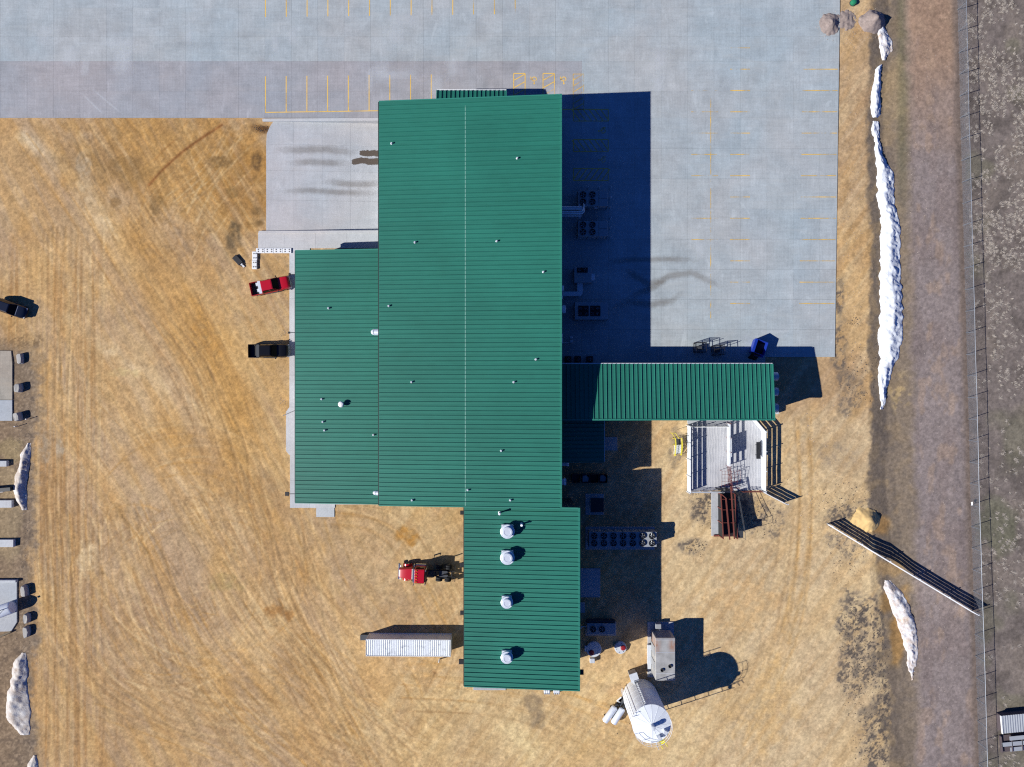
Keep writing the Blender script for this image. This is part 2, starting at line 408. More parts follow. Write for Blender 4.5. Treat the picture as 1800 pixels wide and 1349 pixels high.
    stroke([(900, 1270), (925, 1310), (945, 1360)], 22, (226, 204, 150), 0.55, 0.5); stroke([(830, 1230), (900, 1290)], 20, (220, 196, 146), 0.4, 0.6)
    family(main, 46, 42)
    family([(p[0]+150, p[1]-60) for p in main[:6]], 18, 35)
    family([(118, 400), (116, 560), (112, 720), (110, 900), (116, 1060), (120, 1220), (116, 1370)], 30, 30, jit=5)
    family([(170, 215), (215, 300), (265, 390), (330, 480)], 16, 40)
    family([(400, 225), (350, 290), (300, 350), (270, 420)], 14, 45)
    family([(120, 900), (140, 1060), (200, 1180), (320, 1250), (470, 1280), (640, 1350)], 22, 40)
    family([(250, 880), (300, 1050), (350, 1150), (430, 1250), (560, 1370)], 22, 50)
    for i in range(26):     # turning circles
        cx, cy = rnd.gauss(330, 40), rnd.gauss(1010, 50); r = rnd.uniform(60, 190); a0 = rnd.uniform(0, 6.28); a1 = a0+rnd.uniform(0.8, 2.4)
        for g in (0, 20):
            stroke([(cx+(r+g)*math.cos(a0+(a1-a0)*k/6), cy+(r+g)*math.sin(a0+(a1-a0)*k/6)) for k in range(7)], rnd.uniform(1.1, 2.2), rnd.choice((LIGHT, DARK, LIGHT, ORNG)), rnd.uniform(0.25, 0.5))
    family([(1395, 735), (1402, 860), (1398, 980), (1380, 1090), (1345, 1200), (1290, 1300), (1240, 1380)], 9, 14, wd=(1.5, 3.5), al=(0.1, 0.3), cols=(DARK, LIGHT, (176, 134, 78), LIGHT), jit=4)
    stroke([(1402, 760), (1406, 880), (1398, 1000), (1375, 1110)], 4, (184, 146, 92), 0.5, 0.4); stroke([(1420, 760), (1424, 900), (1412, 1030), (1386, 1130)], 4, (180, 140, 84), 0.4, 0.5)
    family([(700, 1215), (900, 1250), (1100, 1320)], 10, 40); family([(590, 900), (700, 930), (800, 1100), (790, 1220)], 10, 35)
    family([(150, 700), (300, 900), (420, 1100), (560, 1250), (700, 1370)], 26, 60, wd=(1.0, 2.0))
    stroke([(390, 220), (330, 260), (290, 295), (262, 325)], 2.6, (122, 78, 44), 0.85, 0.15)      # dark drain scar
    stroke([(310, 245), (290, 262), (272, 282)], 1.6, (140, 96, 54), 0.5, 0.3)
    for x, y, rx, ry, c, a in ((385, 285, 22, 10, (118, 92, 58), 0.75), (272, 360, 16, 20, (120, 96, 62), 0.6), (408, 340, 9, 8, (120, 96, 60), 0.6), (450, 285, 9, 14, (96, 74, 50), 0.8),
                               (452, 372, 10, 7, (112, 88, 56), 0.7), (457, 392, 8, 7, (112, 88, 56), 0.7), (412, 425, 13, 34, (92, 78, 58), 0.75), (460, 226, 18, 9, (84, 58, 34), 0.85),
                               (170, 280, 60, 30, (132, 104, 70), 0.45), (145, 292, 12, 16, (176, 160, 134), 0.6), (230, 300, 50, 24, (134, 104, 62), 0.45), (205, 355, 12, 7, (120, 92, 56), 0.55),
                               (712, 938, 17, 15, (168, 120, 58), 0.75), (726, 954, 9, 10, (166, 118, 56), 0.7), (763, 1184, 7, 9, (128, 92, 56), 0.6), (484, 1077, 14, 13, (150, 104, 56), 0.6),
                               (510, 1083, 6, 13, (146, 102, 56), 0.6), (936, 1248, 14, 26, (122, 106, 86), 0.55), (950, 1268, 6, 14, (112, 98, 80), 0.5), (152, 982, 18, 26, (212, 190, 150), 0.5),
                               (395, 1025, 20, 12, (150, 134, 84), 0.4), (420, 1030, 22, 10, (150, 134, 84), 0.3), (80, 790, 8, 26, (158, 150, 134), 0.5), (104, 785, 6, 16, (168, 162, 146), 0.5),
                               (215, 655, 20, 9, (205, 184, 128), 0.5), (645, 945, 50, 60, (186, 156, 118), 0.3), (1340, 1240, 60, 70, (198, 160, 102), 0.35), (1300, 1060, 60, 40, (190, 150, 98), 0.35)):
        mix(a*blob(x, y, rx*1.15, ry*1.15, 0, int(x) % 50, 0.95)*(0.35+0.65*sstep(0.3, 0.6, N4)), c)
    # grey gravelly dirt patches with specks (rubble, manure and dark gravel) in the east yard
    speck = sstep(0.52, 0.60, Nf*0.6+N4*0.4); clump = sstep(0.58, 0.66, fbm(px, py, 16, 4, 24))
    for x, y, rx, ry, a in ((1235, 880, 26, 60, 0.75), (1330, 900, 50, 30, 0.7), (1220, 960, 24, 18, 0.7), (1350, 920, 30, 26, 0.5), (1500, 1100, 34, 60, 0.75), (1500, 1180, 30, 60, 0.7),
                            (1545, 1160, 26, 80, 0.8), (1530, 1080, 30, 50, 0.7), (1545, 1300, 40, 90, 0.75), (1480, 905, 26, 24, 0.7), (1500, 960, 50, 40, 0.45), (1530, 905, 34, 26, 0.5),
                            (1490, 690, 26, 40, 0.5), (1476, 600, 16, 70, 0.6), (1475, 520, 10, 60, 0.6), (1190, 800, 22, 40, 0.4), (1470, 800, 40, 30, 0.25)):
        b = blob(x, y, rx, ry, 0, int(y) % 40, 0.7)
        mix(a*0.55*b*sstep(0.38, 0.6, N4), (132, 118, 102)); mix(np.clip(a*1.15, 0, 1)*b*speck, (82, 75, 69)); mix(a*0.7*b*clump, (98, 90, 82))
    mix(0.55*blob(480, 600, 40, 300, 0, 33)*sstep(0.6, 0.7, Nf), (150, 122, 86))
    # left-hand margin: grey, scruffy ground around the bunks
    lm = (1-sstep(46, 74, px+wob(40, 20, 31)+wob(8, 10, 34)))*sstep(595, 640, py+wob(30, 18, 32))
    mix(lm, (126, 112, 96)); mix(lm*sstep(0.5, 0.65, N4), (100, 90, 80)); mix(lm*0.5*sstep(0.55, 0.7, Nf), (150, 136, 116))
    mix(0.7*blob(10, 790, 34, 22, 0, 3)+0*px, (150, 138, 104)); mix(0.5*blob(12, 900, 24, 100, 0, 4), (168, 156, 124))
    mix(0.6*blob(30, 605, 60, 14, -10, 41)*speck, (96, 78, 56)); mix(0.25*(1-sstep(0, 110, px))*sstep(560, 700, py), (172, 130, 84))
    # right-hand side: tan margin, grey-brown bank, road, mown strip, scrub
    lot_r = 1476-9*np.clip(py, 0, 628)/628
    e1 = 1530+wob(50, 12, 51)+wob(8, 7, 52)+np.where(py > 880, (py-880)*0.10, 0)-np.where(py > 1230, (py-1230)*0.1, 0)
    bank = sstep(-4, 5, px-e1)
    mix(bank, (128, 114, 98)); mix(bank*0.6*sstep(0.5, 0.66, N4), (104, 94, 84)); mix(bank*0.4*sstep(0.55, 0.75, N5), (150, 128, 96))
    tanp = sstep(0.52, 0.66, fbm(px, py, 34, 4, 55))
    mix(bank*0.40*tanp*(1-sstep(1560, 1600, px)), (178, 150, 108))
    mix(bank*0.5*blob(1570, 150, 34, 70, 0, 57), (170, 146, 108)); mix(0.6*blob(1590, 690, 26, 40, 0, 58)*sstep(0.45, 0.6, N4), (186, 160, 112))
    mix(bank*0.35*sstep(1575, 1588, px)*(1-sstep(1588, 1606, px))*(1-sstep(250, 420, py)), (86, 88, 62))
    road = sstep(1588, 1612, px+wob(60, 9, 61)+wob(9, 7, 76)-0.012*py)*(1-sstep(1674, 1690, px+wob(40, 5, 62)+wob(7, 5, 77)-0.029*py))
    mix(road, (138, 126, 121)); mix(road*0.7*sstep(150, 60, py)*0 + road*0.65*(1-sstep(40, 330, py+wob(80, 60, 63))), (164, 130, 100))
    mix(road*0.5*sstep(0.5, 0.66, fbm(px, py*0.3, 26, 4, 64)), (126, 112, 106)); mix(road*0.4*sstep(0.56, 0.7, fbm(px, py*0.5, 18, 4, 65)), (168, 142, 118))
    edge2 = sstep(1668, 1684, px-0.029*py)
    mix(edge2, (118, 104, 94))
    scrub = sstep(1686, 1704, px-0.029*py+wob(12, 8, 66))
    mix(scrub, (120, 110, 103)); mix(scrub*0.6*sstep(0.5, 0.68, fbm(px, py, 26, 4, 67)), (94, 86, 80)); mix(scrub*0.5*sstep(0.52, 0.7, fbm(px, py, 60, 4, 68)), (136, 124, 112))
    mix(scrub*0.4*blob(1755, 930, 40, 60, 0, 69), (96, 102, 72)); mix(scrub*0.35*sstep(0.55, 0.7, fbm(px, py, 90, 3, 70)), (116, 116, 88))
    mix(0.9*blob(1517, 914, 26, 18, 10, 71, 0.3), (206, 172, 112)); mix(0.7*blob(1545, 925, 26, 20, 0, 72, 0.4), (178, 134, 78))
    mix(0.65*blob(1585, 1105, 16, 70, 8, 73, 0.5), (176, 132, 72)); mix(0.6*blob(1562, 1055, 14, 26, 0, 74, 0.5), (178, 134, 72)); mix(0.5*blob(1565, 1000, 30, 18, 0, 75, 0.6), (172, 136, 84))
    # fine tonal grain
    g = 1+0.26*(Nf-0.5)+0.18*(N4-0.5)
    A *= g[..., None]
    A = np.clip(A, 0, 255)/255.0
    L = np.where(A <= 0.04045, A/12.92, ((A+0.055)/1.055)**2.4)*0.945
    # lower the soil where concrete, foundations or the dock pit take its place
    inside = in_poly(px, py, [(-690, -690), (1478, -690), (1471, 0), (1462, 622), (980, 622), (980, 208), (-690, 200)])
    Z = np.where(inside, Z-0.35, Z)
    Z = np.where(in_poly(px, py, [(484, 211), (640, 211), (720, 211), (720, 410), (472, 410), (472, 240)]), -1.75, Z)
    me = bpy.data.meshes.new('ground')
    vv = np.stack([X, Y, Z], -1).reshape(-1, 3).astype(np.float32)
    i = np.arange(ny*nx).reshape(ny, nx)
    f = np.stack([i[:-1, :-1], i[:-1, 1:], i[1:, 1:], i[1:, :-1]], -1).reshape(-1, 4)
    me.vertices.add(len(vv)); me.vertices.foreach_set('co', vv.ravel())
    me.loops.add(f.size); me.loops.foreach_set('vertex_index', f.ravel().astype(np.int32))
    me.polygons.add(len(f)); me.polygons.foreach_set('loop_start', (np.arange(len(f))*4).astype(np.int32))
    me.polygons.foreach_set('use_smooth', np.ones(len(f), bool))
    me.update()
    at = me.attributes.new('soil', 'FLOAT_COLOR', 'POINT')
    at.data.foreach_set('color', np.concatenate([L.reshape(-1, 3), np.ones((ny*nx, 1))], 1).astype(np.float32).ravel())
    m, t, b = nodes_of('yard_soil'); v = world_pos(t)
    a = N(t, 'ShaderNodeAttribute', attribute_name='soil').outputs['Color']
    n1 = noise(t, v, 1.6, 8, 0.72); n2 = noise(t, v, 5.5, 4, 0.75)
    vo = N(t, 'ShaderNodeTexVoronoi'); vo.inputs['Scale'].default_value = 3.2; t.links.new(v, vo.inputs['Vector'])
    c = mixc(t, 1.0, a, ramp(t, maprange(t, n1, 0.28, 0.72), [(0, (0.87, 0.86, 0.85)), (0.5, (1, 1, 1)), (1, (1.10, 1.10, 1.10))]), 'MULTIPLY')
    c = mixc(t, 1.0, c, ramp(t, maprange(t, n2, 0.25, 0.75), [(0, 0.80), (1, 1.18)]), 'MULTIPLY')
    c = mixc(t, maprange(t, vo.outputs['Distance'], 0.02, 0.12, 0.35, 0.0), c, mixc(t, 1.0, a, (0.55, 0.55, 0.56), 'MULTIPLY'))
    n3 = noise(t, v, 3.4, 2, 0.8); c = mixc(t, 1.0, c, ramp(t, maprange(t, n3, 0.32, 0.68), [(0, (0.88, 0.88, 0.885)), (0.5, (1.0, 1.0, 1.0)), (1, (1.09, 1.085, 1.08))]), 'MULTIPLY')
    t.links.new(c, b.inputs['Base Color']); b.inputs['Roughness'].default_value = 0.95; b.inputs['Specular IOR Level'].default_value = 0.1
    h = mathn(t, 'ADD', mathn(t, 'MULTIPLY', n1, 0.4), mathn(t, 'MULTIPLY', n2, 0.6)); h = mathn(t, 'ADD', h, mathn(t, 'MULTIPLY', n3, 0.4)); bump(t, b, h, 0.4, 0.05)
    o = link('ground', me, m); tag(o, kind='structure', label='tan packed dirt yard with tyre tracks, road and scrub margins', cat='ground')
    return o
ground = build_ground()

# ------------------------------------------------------------------ concrete lot, dock, walks
LZ = 0.09
lot = empty('concrete_lot', (0, 0, 0)); tag(lot, 'pale grey concrete parking lot of jointed slabs', 'parking lot', kind='structure')
def slab(poly_px, zt, thick, mat, parent, name='slab', gap=0.007, zf=None):
    q = [P(x, y) for x, y in poly_px]; cx = sum(a for a, _ in q)/len(q); cy = sum(b for _, b in q)/len(q)
    def inset(a, b):
        d = math.hypot(a-cx, b-cy); return (a-(a-cx)/d*gap*1.4, b-(b-cy)/d*gap*1.4)
    q = [inset(a, b) for a, b in q]
    m = MB().prism(q, (lambda x, y: (zf(x, y) if zf else zt)-thick), (zf if zf else zt))
    return m.build(name, mat, parent)
jx = [-700, -350, -44]+[2+46.4*i for i in range(0, 32)]
def right_edge(y): return 1476-9*max(-40, y)/628
rows_n = [-700, -320, -36, 15, 65, 108.5, 161, 208]
for r0, r1 in zip(rows_n[:-1], rows_n[1:]):
    ys0 = r0; xs_ = [x for x in jx if x < 1455]+['R']
    for a, b in zip(xs_[:-1], xs_[1:]):
        xr0 = right_edge(r0) if b == 'R' else b; xr1 = right_edge(r1) if b == 'R' else b
        if r1 > 200 and 463 <= a+23 <= 985 and False: continue
        older = (r0 >= 108 and a < 1000)
        slab([(a, r0), (xr0, r0), (xr1, r1), (a, r1)], LZ, 0.4, M_band if older else M_lot, lot)
rows_s = [208, 262, 315, 368, 421, 474, 527, 580, 628]
jx2 = [960]+[x for x in jx if 985 < x < 1455]+['R']
for r0, r1 in zip(rows_s[:-1], rows_s[1:]):
    for a, b in zip(jx2[:-1], jx2[1:]):
        xr0 = right_edge(r0) if b == 'R' else b; xr1 = right_edge(r1) if b == 'R' else b
        slab([(a, r0), (xr0, r0), (xr1, r1), (a, r1)], LZ, 0.4, M_lot, lot)
slab([(960, 628), (1345, 628), (1345, 660), (960, 660)], LZ, 0.4, M_lot, lot)
MB().prism([P(x, y) for x, y in [(-698, -698), (1480, -698), (1473, 0), (1464, 626), (962, 626), (962, 206), (-698, 203)]], -0.30, -0.10).build('joint_filler', M_unit, lot)

# truck dock: floor sloping down to the building between two retaining walls
dock = empty('loading_dock'); tag(dock, 'pale sloping concrete truck dock west of the main building', 'loading dock', kind='structure')
xd0 = P(468, 0)[0]; xd1 = P(690, 0)[0]
dz = lambda x, y: 0.05-1.15*max(0, min(1, (x-xd0-1.5)/(xd1-xd0-1.5)))
for ya, yb in ((212, 254), (254, 300), (300, 352), (352, 409)):
    for xa, xb in ((468, 516), (516, 565), (565, 614), (614, 690)):
        p = [(xa, ya), (xb, ya), (xb, yb), (xa, yb)]
        if xa == 468 and ya == 212: p = [(482, 212), (516, 212), (516, 254), (468, 254), (469, 236), (474, 224)]
        slab(p, 0, 0.3, M_dock, dock, zf=dz)
def wall_thing(name, label, a, b, thick, z0, z1, mat, cat='wall'):
    o = thing(name, label, cat, (a[0], a[1], 0))
    ln = math.hypot(b[0]-a[0], b[1]-a[1]); an = math.atan2(b[1]-a[1], b[0]-a[0]); o.rotation_euler[2] = an
    MB().box(0, ln, -thick/2, thick/2, z0, z1-0.06).build('stem', mat, o)
    MB().box(-0.03, ln, -thick/2-0.03, thick/2+0.03, z1-0.06, z1).build('coping', mat, o, bevel=0.02)
    return o
wall_thing('retaining_wall', 'long low white concrete retaining wall along the dock beside the parking stalls', P(463, 212.5), P(690, 211), 0.36, -1.4, 0.30, M_walk)
wall_thing('retaining_wall', 'concrete retaining wall on the far side of the dock, next to the white blocks', P(456, 409), P(690, 408), 0.34, -1.4, 0.24, M_walk)
walk = empty('sidewalk'); tag(walk, 'pale concrete sidewalk wrapping the west annex', 'sidewalk', kind='structure')
for ya, yb in ((437, 480), (480, 525), (525, 570), (570, 615), (615, 660), (660, 716)):
    slab([(509, ya), (545, ya), (545, yb), (509, yb)], 0.10, 0.3, M_walk, walk)
slab([(509, 716), (545, 716), (545, 800), (509, 800), (503, 793), (503, 724)], 0.10, 0.3, M_walk, walk)
for ya, yb in ((800, 845), (845, 893)): slab([(510, ya), (545, ya), (545, yb), (510, yb)], 0.10, 0.3, M_walk, walk)
slab([(545, 872), (668, 872), (668, 887), (589, 887), (589, 893), (545, 893)], 0.10, 0.3, M_walk, walk)
slab([(556, 893), (588, 893), (588, 909), (556, 909)], 0.09, 0.3, M_walk, walk)
for xa, xb in ((454, 500), (500, 555), (555, 610), (610, 690)): slab([(xa, 409.5), (xb, 409.5), (xb, 437), (xa, 437)], 0.11, 0.3, M_walk, walk)

# worn yellow markings
def paint_mat(name, wear):
    m, t, b = nodes_of(name); v = world_pos(t)
    n1 = noise(t, v, 0.5, 5, 0.6); n2 = noise(t, v, 9, 4, 0.7)
    c = mixc(t, n2, C(214, 168, 62), C(236, 198, 104)); t.links.new(c, b.inputs['Base Color']); b.inputs['Roughness'].default_value = 0.7
    a = maprange(t, mathn(t, 'ADD', mathn(t, 'MULTIPLY', n1, 0.7), mathn(t, 'MULTIPLY', n2, 0.3)), wear-0.09, wear+0.09)
    t.links.new(a, b.inputs['Alpha']); return m
M_pt = paint_mat('yellow_line_paint', 0.40); M_ptw = paint_mat('worn_line_paint', 0.56); M_ptf = paint_mat('faded_line_paint', 0.50)
def line(x0, y0, x1, y1, wd=0.13, mat=None, name='painted_line', z=LZ+0.004):
    a, b = P(x0, y0), P(x1, y1); an = math.atan2(b[1]-a[1], b[0]-a[0]); ln = math.hypot(b[0]-a[0], b[1]-a[1])
    m = MB(); ca, sa = math.cos(an), math.sin(an)
    q = [(a[0]+ca*u-sa*v, a[1]+sa*u+ca*v, z) for u, v in ((0, -wd/2), (ln, -wd/2), (ln, wd/2), (0, wd/2))]
    m.add(q, [(0, 1, 2, 3)]); return m.build(name, mat or M_pt, lot)
for k in range(13):
    x = 467+36.55*k; line(x, -30, x, 31-0.45*k, mat=M_pt if k not in (8, 10, 11, 12) else M_ptf)
for k in range(9): line(467+36.4*k, 135-0.4*k, 467+36.4*k, 197.5-0.4*k)
line(466, 198.4, 700, 195, z=LZ+0.008)
def hatch(x0, y0, x1, y1, n, mat, slope=1):
    line(x0, y0, x1, y0, mat=mat); line(x1, y0, x1, y1, mat=mat, z=LZ+0.0065); line(x1, y1, x0, y1, mat=mat); line(x0, y1, x0, y0, mat=mat, z=LZ+0.0065)
    wide = abs(x1-x0) > abs(y1-y0)
    for k in range(n):
        t = (k+0.5)/n
        if wide:
            xa = x0+(x1-x0)*t; line(xa-8*slope, y0+1, xa+6*slope, y1-1, mat=mat, z=LZ+0.009)
        else:
            ya = y0+(y1-y0)*t; line(x0+1, ya+5, x1-1, ya-5, mat=mat, z=LZ+0.009)
hatch(903, 130, 923, 196, 5, M_pt); hatch(954.5, 130, 974.5, 196, 5, M_pt); hatch(1007.5, 131, 1026, 193, 6, M_ptf)
line(980, 193, 1007, 193)
for y0, y1, sl in ((193, 213.5, 1), (246, 267, 1), (297, 318, -1)): hatch(1008, y0, 1069, y1, 6, M_pt, sl)
def wheelchair(x, y, rz=0):
    m = MB(); s = 0.62
    def arc(cx, cy, r, w_, a0, a1, n=12):
        for k in range(n):
            t0, t1 = a0+(a1-a0)*k/n, a0+(a1-a0)*(k+1)/n
            m.add([(cx+(r-w_)*math.cos(t0), cy+(r-w_)*math.sin(t0), 0), (cx+r*math.cos(t0), cy+r*math.sin(t0), 0), (cx+r*math.cos(t1), cy+r*math.sin(t1), 0), (cx+(r-w_)*math.cos(t1), cy+(r-w_)*math.sin(t1), 0)], [(0, 1, 2, 3)])
    arc(0, 0, s*0.62, s*0.2, math.pi*0.75, math.pi*2.15); arc(0, s*1.05, s*0.2, s*0.2, 0, math.pi*2)
    for x0, y0, x1, y1 in ((-.1, .1, .12, .85), (.1, .3, .6, .5), (.35, -.1, .85, .1), (.7, -.6, .9, .1)):
        m.add([(x0*s, y0*s, 0), (x1*s, y0*s, 0), (x1*s, y1*s, 0), (x0*s, y1*s, 0)], [(0, 1, 2, 3)])
    X, Y = P(x, y); m.build('wheelchair_symbol', M_pt, lot, loc=(X, Y, LZ+0.005), rz=rz)
wheelchair(939, 140, math.pi); wheelchair(991, 140, math.pi); wheelchair(1060, 231, math.pi/2); wheelchair(1060, 282, math.pi/2)
for k in range(12):
    y = 122.5+37.4*k; xr = right_edge(y)
    line(xr-64, y, xr-2, y, mat=M_ptf)
    if k < 11 or True: line(1283, y, 1318, y, mat=M_ptf)
    if k in (1, 2, 3, 4, 5, 7, 8): line(1215, y, 1262, y, mat=M_ptw)
line(1284, 85, 1318, 85, mat=M_ptf); line(1249, 172, 1249, 560, mat=M_ptw, z=LZ+0.007)

# wet stains and run-off marks: thin irregular films on the concrete
def film_mat(name, col, amt, lo=0.25, hi=0.5):
    m, t, b = nodes_of(name); v = world_pos(t)
    a = N(t, 'ShaderNodeAttribute', attribute_name='film').outputs['Fac']
    n1 = noise(t, v, 1.6, 6, 0.65, 0.4)
    al = mathn(t, 'MULTIPLY', maprange(t, mathn(t, 'ADD', a, mathn(t, 'MULTIPLY', mathn(t, 'SUBTRACT', n1, 0.5), 0.9)), lo, hi), amt)
    t.links.new(al, b.inputs['Alpha']); b.inputs['Base Color'].default_value = (*col, 1); b.inputs['Roughness'].default_value = 0.7
    return m
M_wet = film_mat('wet_film', C(92, 80, 68), 0.88, 0.30, 0.42); M_run = film_mat('runoff_film', C(124, 112, 98), 0.36, 0.1, 1.15); M_runlight = film_mat('salt_film', C(222, 226, 228), 0.3, 0.15, 1.1); M_tone = film_mat('damp_film', C(140, 140, 142), 0.10, 0.1, 1.1)
def film(pts, wd, mat, parent, zf=None, name='stain'):
    q = [np.array(p, float) for p in pts]; out = []
    for a, b in zip(q[:-1], q[1:]):
        n = max(2, int(np.hypot(*(b-a))/4)); out += [a+(b-a)*k/n for k in range(n)]
    out.append(q[-1]); vs_ = []; fs = []; al = []; tp = 2 if mat is M_wet else max(3, len(out)*0.3)
    prof = [(-1, 0), (-.6, .35), (-.25, .9), (.25, .9), (.6, .35), (1, 0)]
    for i, p in enumerate(out):
        d = out[min(i+1, len(out)-1)]-out[max(i-1, 0)]; d = d/(np.hypot(*d)+1e-9); nrm = np.array([-d[1], d[0]])
        e = min(1, i/tp, (len(out)-1-i)/tp)
        for u, a in prof:
            c = p+nrm*u*wd; X, Y = P(c[0], c[1]); vs_.append((X, Y, (zf(X, Y) if zf else LZ)+0.011)); al.append(a*e)
    n = len(prof)
    for i in range(len(out)-1):
        for k in range(n-1): fs.append((i*n+k, i*n+k+1, (i+1)*n+k+1, (i+1)*n+k))
    me = bpy.data.meshes.new(name); me.from_pydata(vs_, [], fs)
    at = me.attributes.new('film', 'FLOAT', 'POINT'); at.data.foreach_set('value', al)
    return link(name, me, mat, parent)
film([(612, 283), (622, 282), (634, 279), (648, 281), (675, 280)], 9, M_wet, dock, dz)
film([(626, 266), (640, 267), (655, 266), (680, 268)], 8, M_wet, dock, lambda x, y: dz(x, y)+0.004)
film([(475, 262), (520, 264), (570, 261), (610, 265), (640, 264)], 11, M_run, dock, lambda x, y: dz(x, y)-0.004); film([(500, 288), (540, 284), (590, 285), (620, 284)], 10, M_run, dock, lambda x, y: dz(x, y)-0.004)
film([(480, 338), (540, 334), (600, 337), (680, 336)], 9, M_run, dock, dz); film([(560, 318), (620, 322), (680, 320)], 10, M_run, dock, dz)
film([(1048, 482), (1062, 470), (1072, 461), (1110, 457), (1180, 456), (1240, 459)], 8, M_run, lot); film([(1072, 540), (1088, 536), (1100, 528), (1125, 514), (1150, 505), (1175, 486), (1215, 480), (1270, 505), (1283, 520)], 10, M_run, lot, lambda x, y: LZ+0.003)
film([(1074, 545), (1110, 532), (1145, 536), (1180, 530), (1205, 510)], 10, M_run, lot, lambda x, y: LZ+0.006); film([(1090, 470), (1140, 500), (1180, 488)], 10, M_run, lot, lambda x, y: LZ+0.009)
film([(1330, 592), (1350, 584), (1390, 582), (1405, 586)], 5, M_runlight, lot)
film([(140, 160), (165, 185), (190, 208)], 3, M_runlight, lot); film([(155, 150), (190, 180), (225, 208)], 3, M_runlight, lot, lambda x, y: LZ+0.002)
for k in range(40):
    x = random.uniform(10, 1400); y = random.uniform(10, 150) if x < 990 else random.uniform(10, 570)
    zk = lambda X, Y, k=k: LZ+0.012+0.0012*k
    if random.random() < 0.6: film([(x, y), (x+random.uniform(-6, 6), y+random.uniform(40, 55))], random.uniform(10, 26), random.choice((M_tone, M_runlight)), lot, zk)
    else: film([(x, y), (x+random.uniform(50, 120), y+random.uniform(-6, 6))], random.uniform(8, 22), random.choice((M_tone, M_runlight)), lot, zk)

# ------------------------------------------------------------------ the building
bld = thing('warehouse', 'large warehouse with green ribbed metal roofs, annexes and an east wing', 'building')
def rib_panel(L, rise, pitch=0.61, rh=0.14):
    "one roof sheet: pan plus one upstanding rib, running along +x and rising by rise"
    pr = [(0.0, 0.0), (0.03, rh), (0.07, rh), (0.10, 0.0), (0.28, 0.0), (0.295, 0.012), (0.325, 0.012), (0.34, 0.0), (pitch, 0.0)]
    vs_ = []; n = len(pr)
    for x in (0, L):
        for y, z in pr: vs_.append((x, y, z+rise*x/L))
    fs = [(i, n+i, n+i+1, i+1) for i in range(n-1)]+[(0, 1, 2, 3), (n+3, n+2, n+1, n)]
    return MB().add(vs_, fs).mesh('roof_panel')
def roof(name, x0, x1, y0, y1, z0, z1, axis='x', thick=0.18, high='max', gutter=True, ov=0.12):
    "mono-pitch roof: axis x -> rises from x0 (z0) to x1 (z1); axis y -> rises from y1 (z0, north) to y0 (z1, south)"
    if axis == 'x': zf = lambda x, y: z0+(z1-z0)*(x-x0)/(x1-x0)
    else: zf = lambda x, y: z0+(z1-z0)*(y1-y)/(y1-y0)
    deck = MB().prism([(x0, y0), (x1, y0), (x1, y1), (x0, y1)], lambda x, y: zf(x, y)-thick, lambda x, y: zf(x, y)-0.02).build(name, M_gut, bld)
    if axis == 'x':
        me = rib_panel(x1-x0, z1-z0); n = int(round((y1-y0)/0.61)); p = (y1-y0)/n
        for i in range(n):
            o = link('roof_panel', me, M_roof, deck, (x0, y0+i*p, z0)); o.scale = (1, p/0.61, 1)
    else:
        me = rib_panel(y1-y0, z1-z0, rh=0.13); n = int(round((x1-x0)/0.61)); p = (x1-x0)/n
        for i in range(n):
            o = link('roof_panel', me, M_roof, deck, (x0+i*p, y1, z0), -math.pi/2); o.scale = (1, p/0.61, 1)
    return deck, zf
def edge(deck, a, b, za, zb, wd=0.22, ht=0.24, mat=None, name='roof_trim', up=0.09):
    return MB().beam((a[0], a[1], za+up-ht/2), (b[0], b[1], zb+up-ht/2), wd, ht).build(name, mat or M_trim, deck)
# main hall
mx0, mx1, my0, my1, mz0, mz1 = -18.2, 6.53, -16.65, 38.55, 7.5, 9.7
mdk, mzf = roof('main_roof', mx0, mx1, my0, my1, mz0, mz1)
edge(mdk, (mx1, my0-0.1), (mx1, my1+0.1), mz1, mz1, 0.26); edge(mdk, (mx0, my1), (mx1-0.14, my1), mz0, mz1, 0.16); edge(mdk, (mx0, my0), (mx1-0.14, my0), mz0, mz1, 0.16)
edge(mdk, (mx0-0.05, my0), (mx0-0.05, my1), mz0-0.10, mz0-0.10, 0.16, 0.14, M_gut, 'gutter', 0)
xl = -6.31; MB().prism([(xl-0.05, my0+0.1), (xl+0.05, my0+0.1), (xl+0.05, my1-1.0), (xl-0.05, my1-1.0)], lambda x, y: mzf(x, y)-0.005, lambda x, y: mzf(x, y)+0.022).build('lap_joint', pm('lap_sealant', C(110, 160, 145), 0.6), mdk)
MB().prism([(mx0+0.3, my0+0.2), (mx1-0.25, my0+0.2), (mx1-0.25, my1-0.25), (mx0+0.3, my1-0.25)], -1.3, lambda x, y: mzf(x, y)-0.19).build('wall', M_wall, bld)
# west annex
ax0, ax1, ay0, ay1, az0, az1 = -30.68, -18.02, -16.87, 18.8, 4.2, 5.24
adk, azf = roof('west_annex_roof', ax0, ax1, ay0, ay1, az0, az1)
edge(adk, (ax0, ay1), (ax1, ay1), az0, az1, 0.16); edge(adk, (ax0, ay0), (ax1, ay0), az0, az1, 0.16); edge(adk, (ax0-0.06, ay0), (ax0-0.06, ay1), az0-0.1, az0-0.1, 0.12, 0.14, M_gut, 'gutter', 0)
MB().prism([(ax0+0.35, ay0+0.3), (ax1-0.2, ay0+0.3), (ax1-0.2, ay1-0.3), (ax0+0.35, ay1-0.3)], -0.3, lambda x, y: azf(x, y)-0.19).build('wall', M_wall, bld)
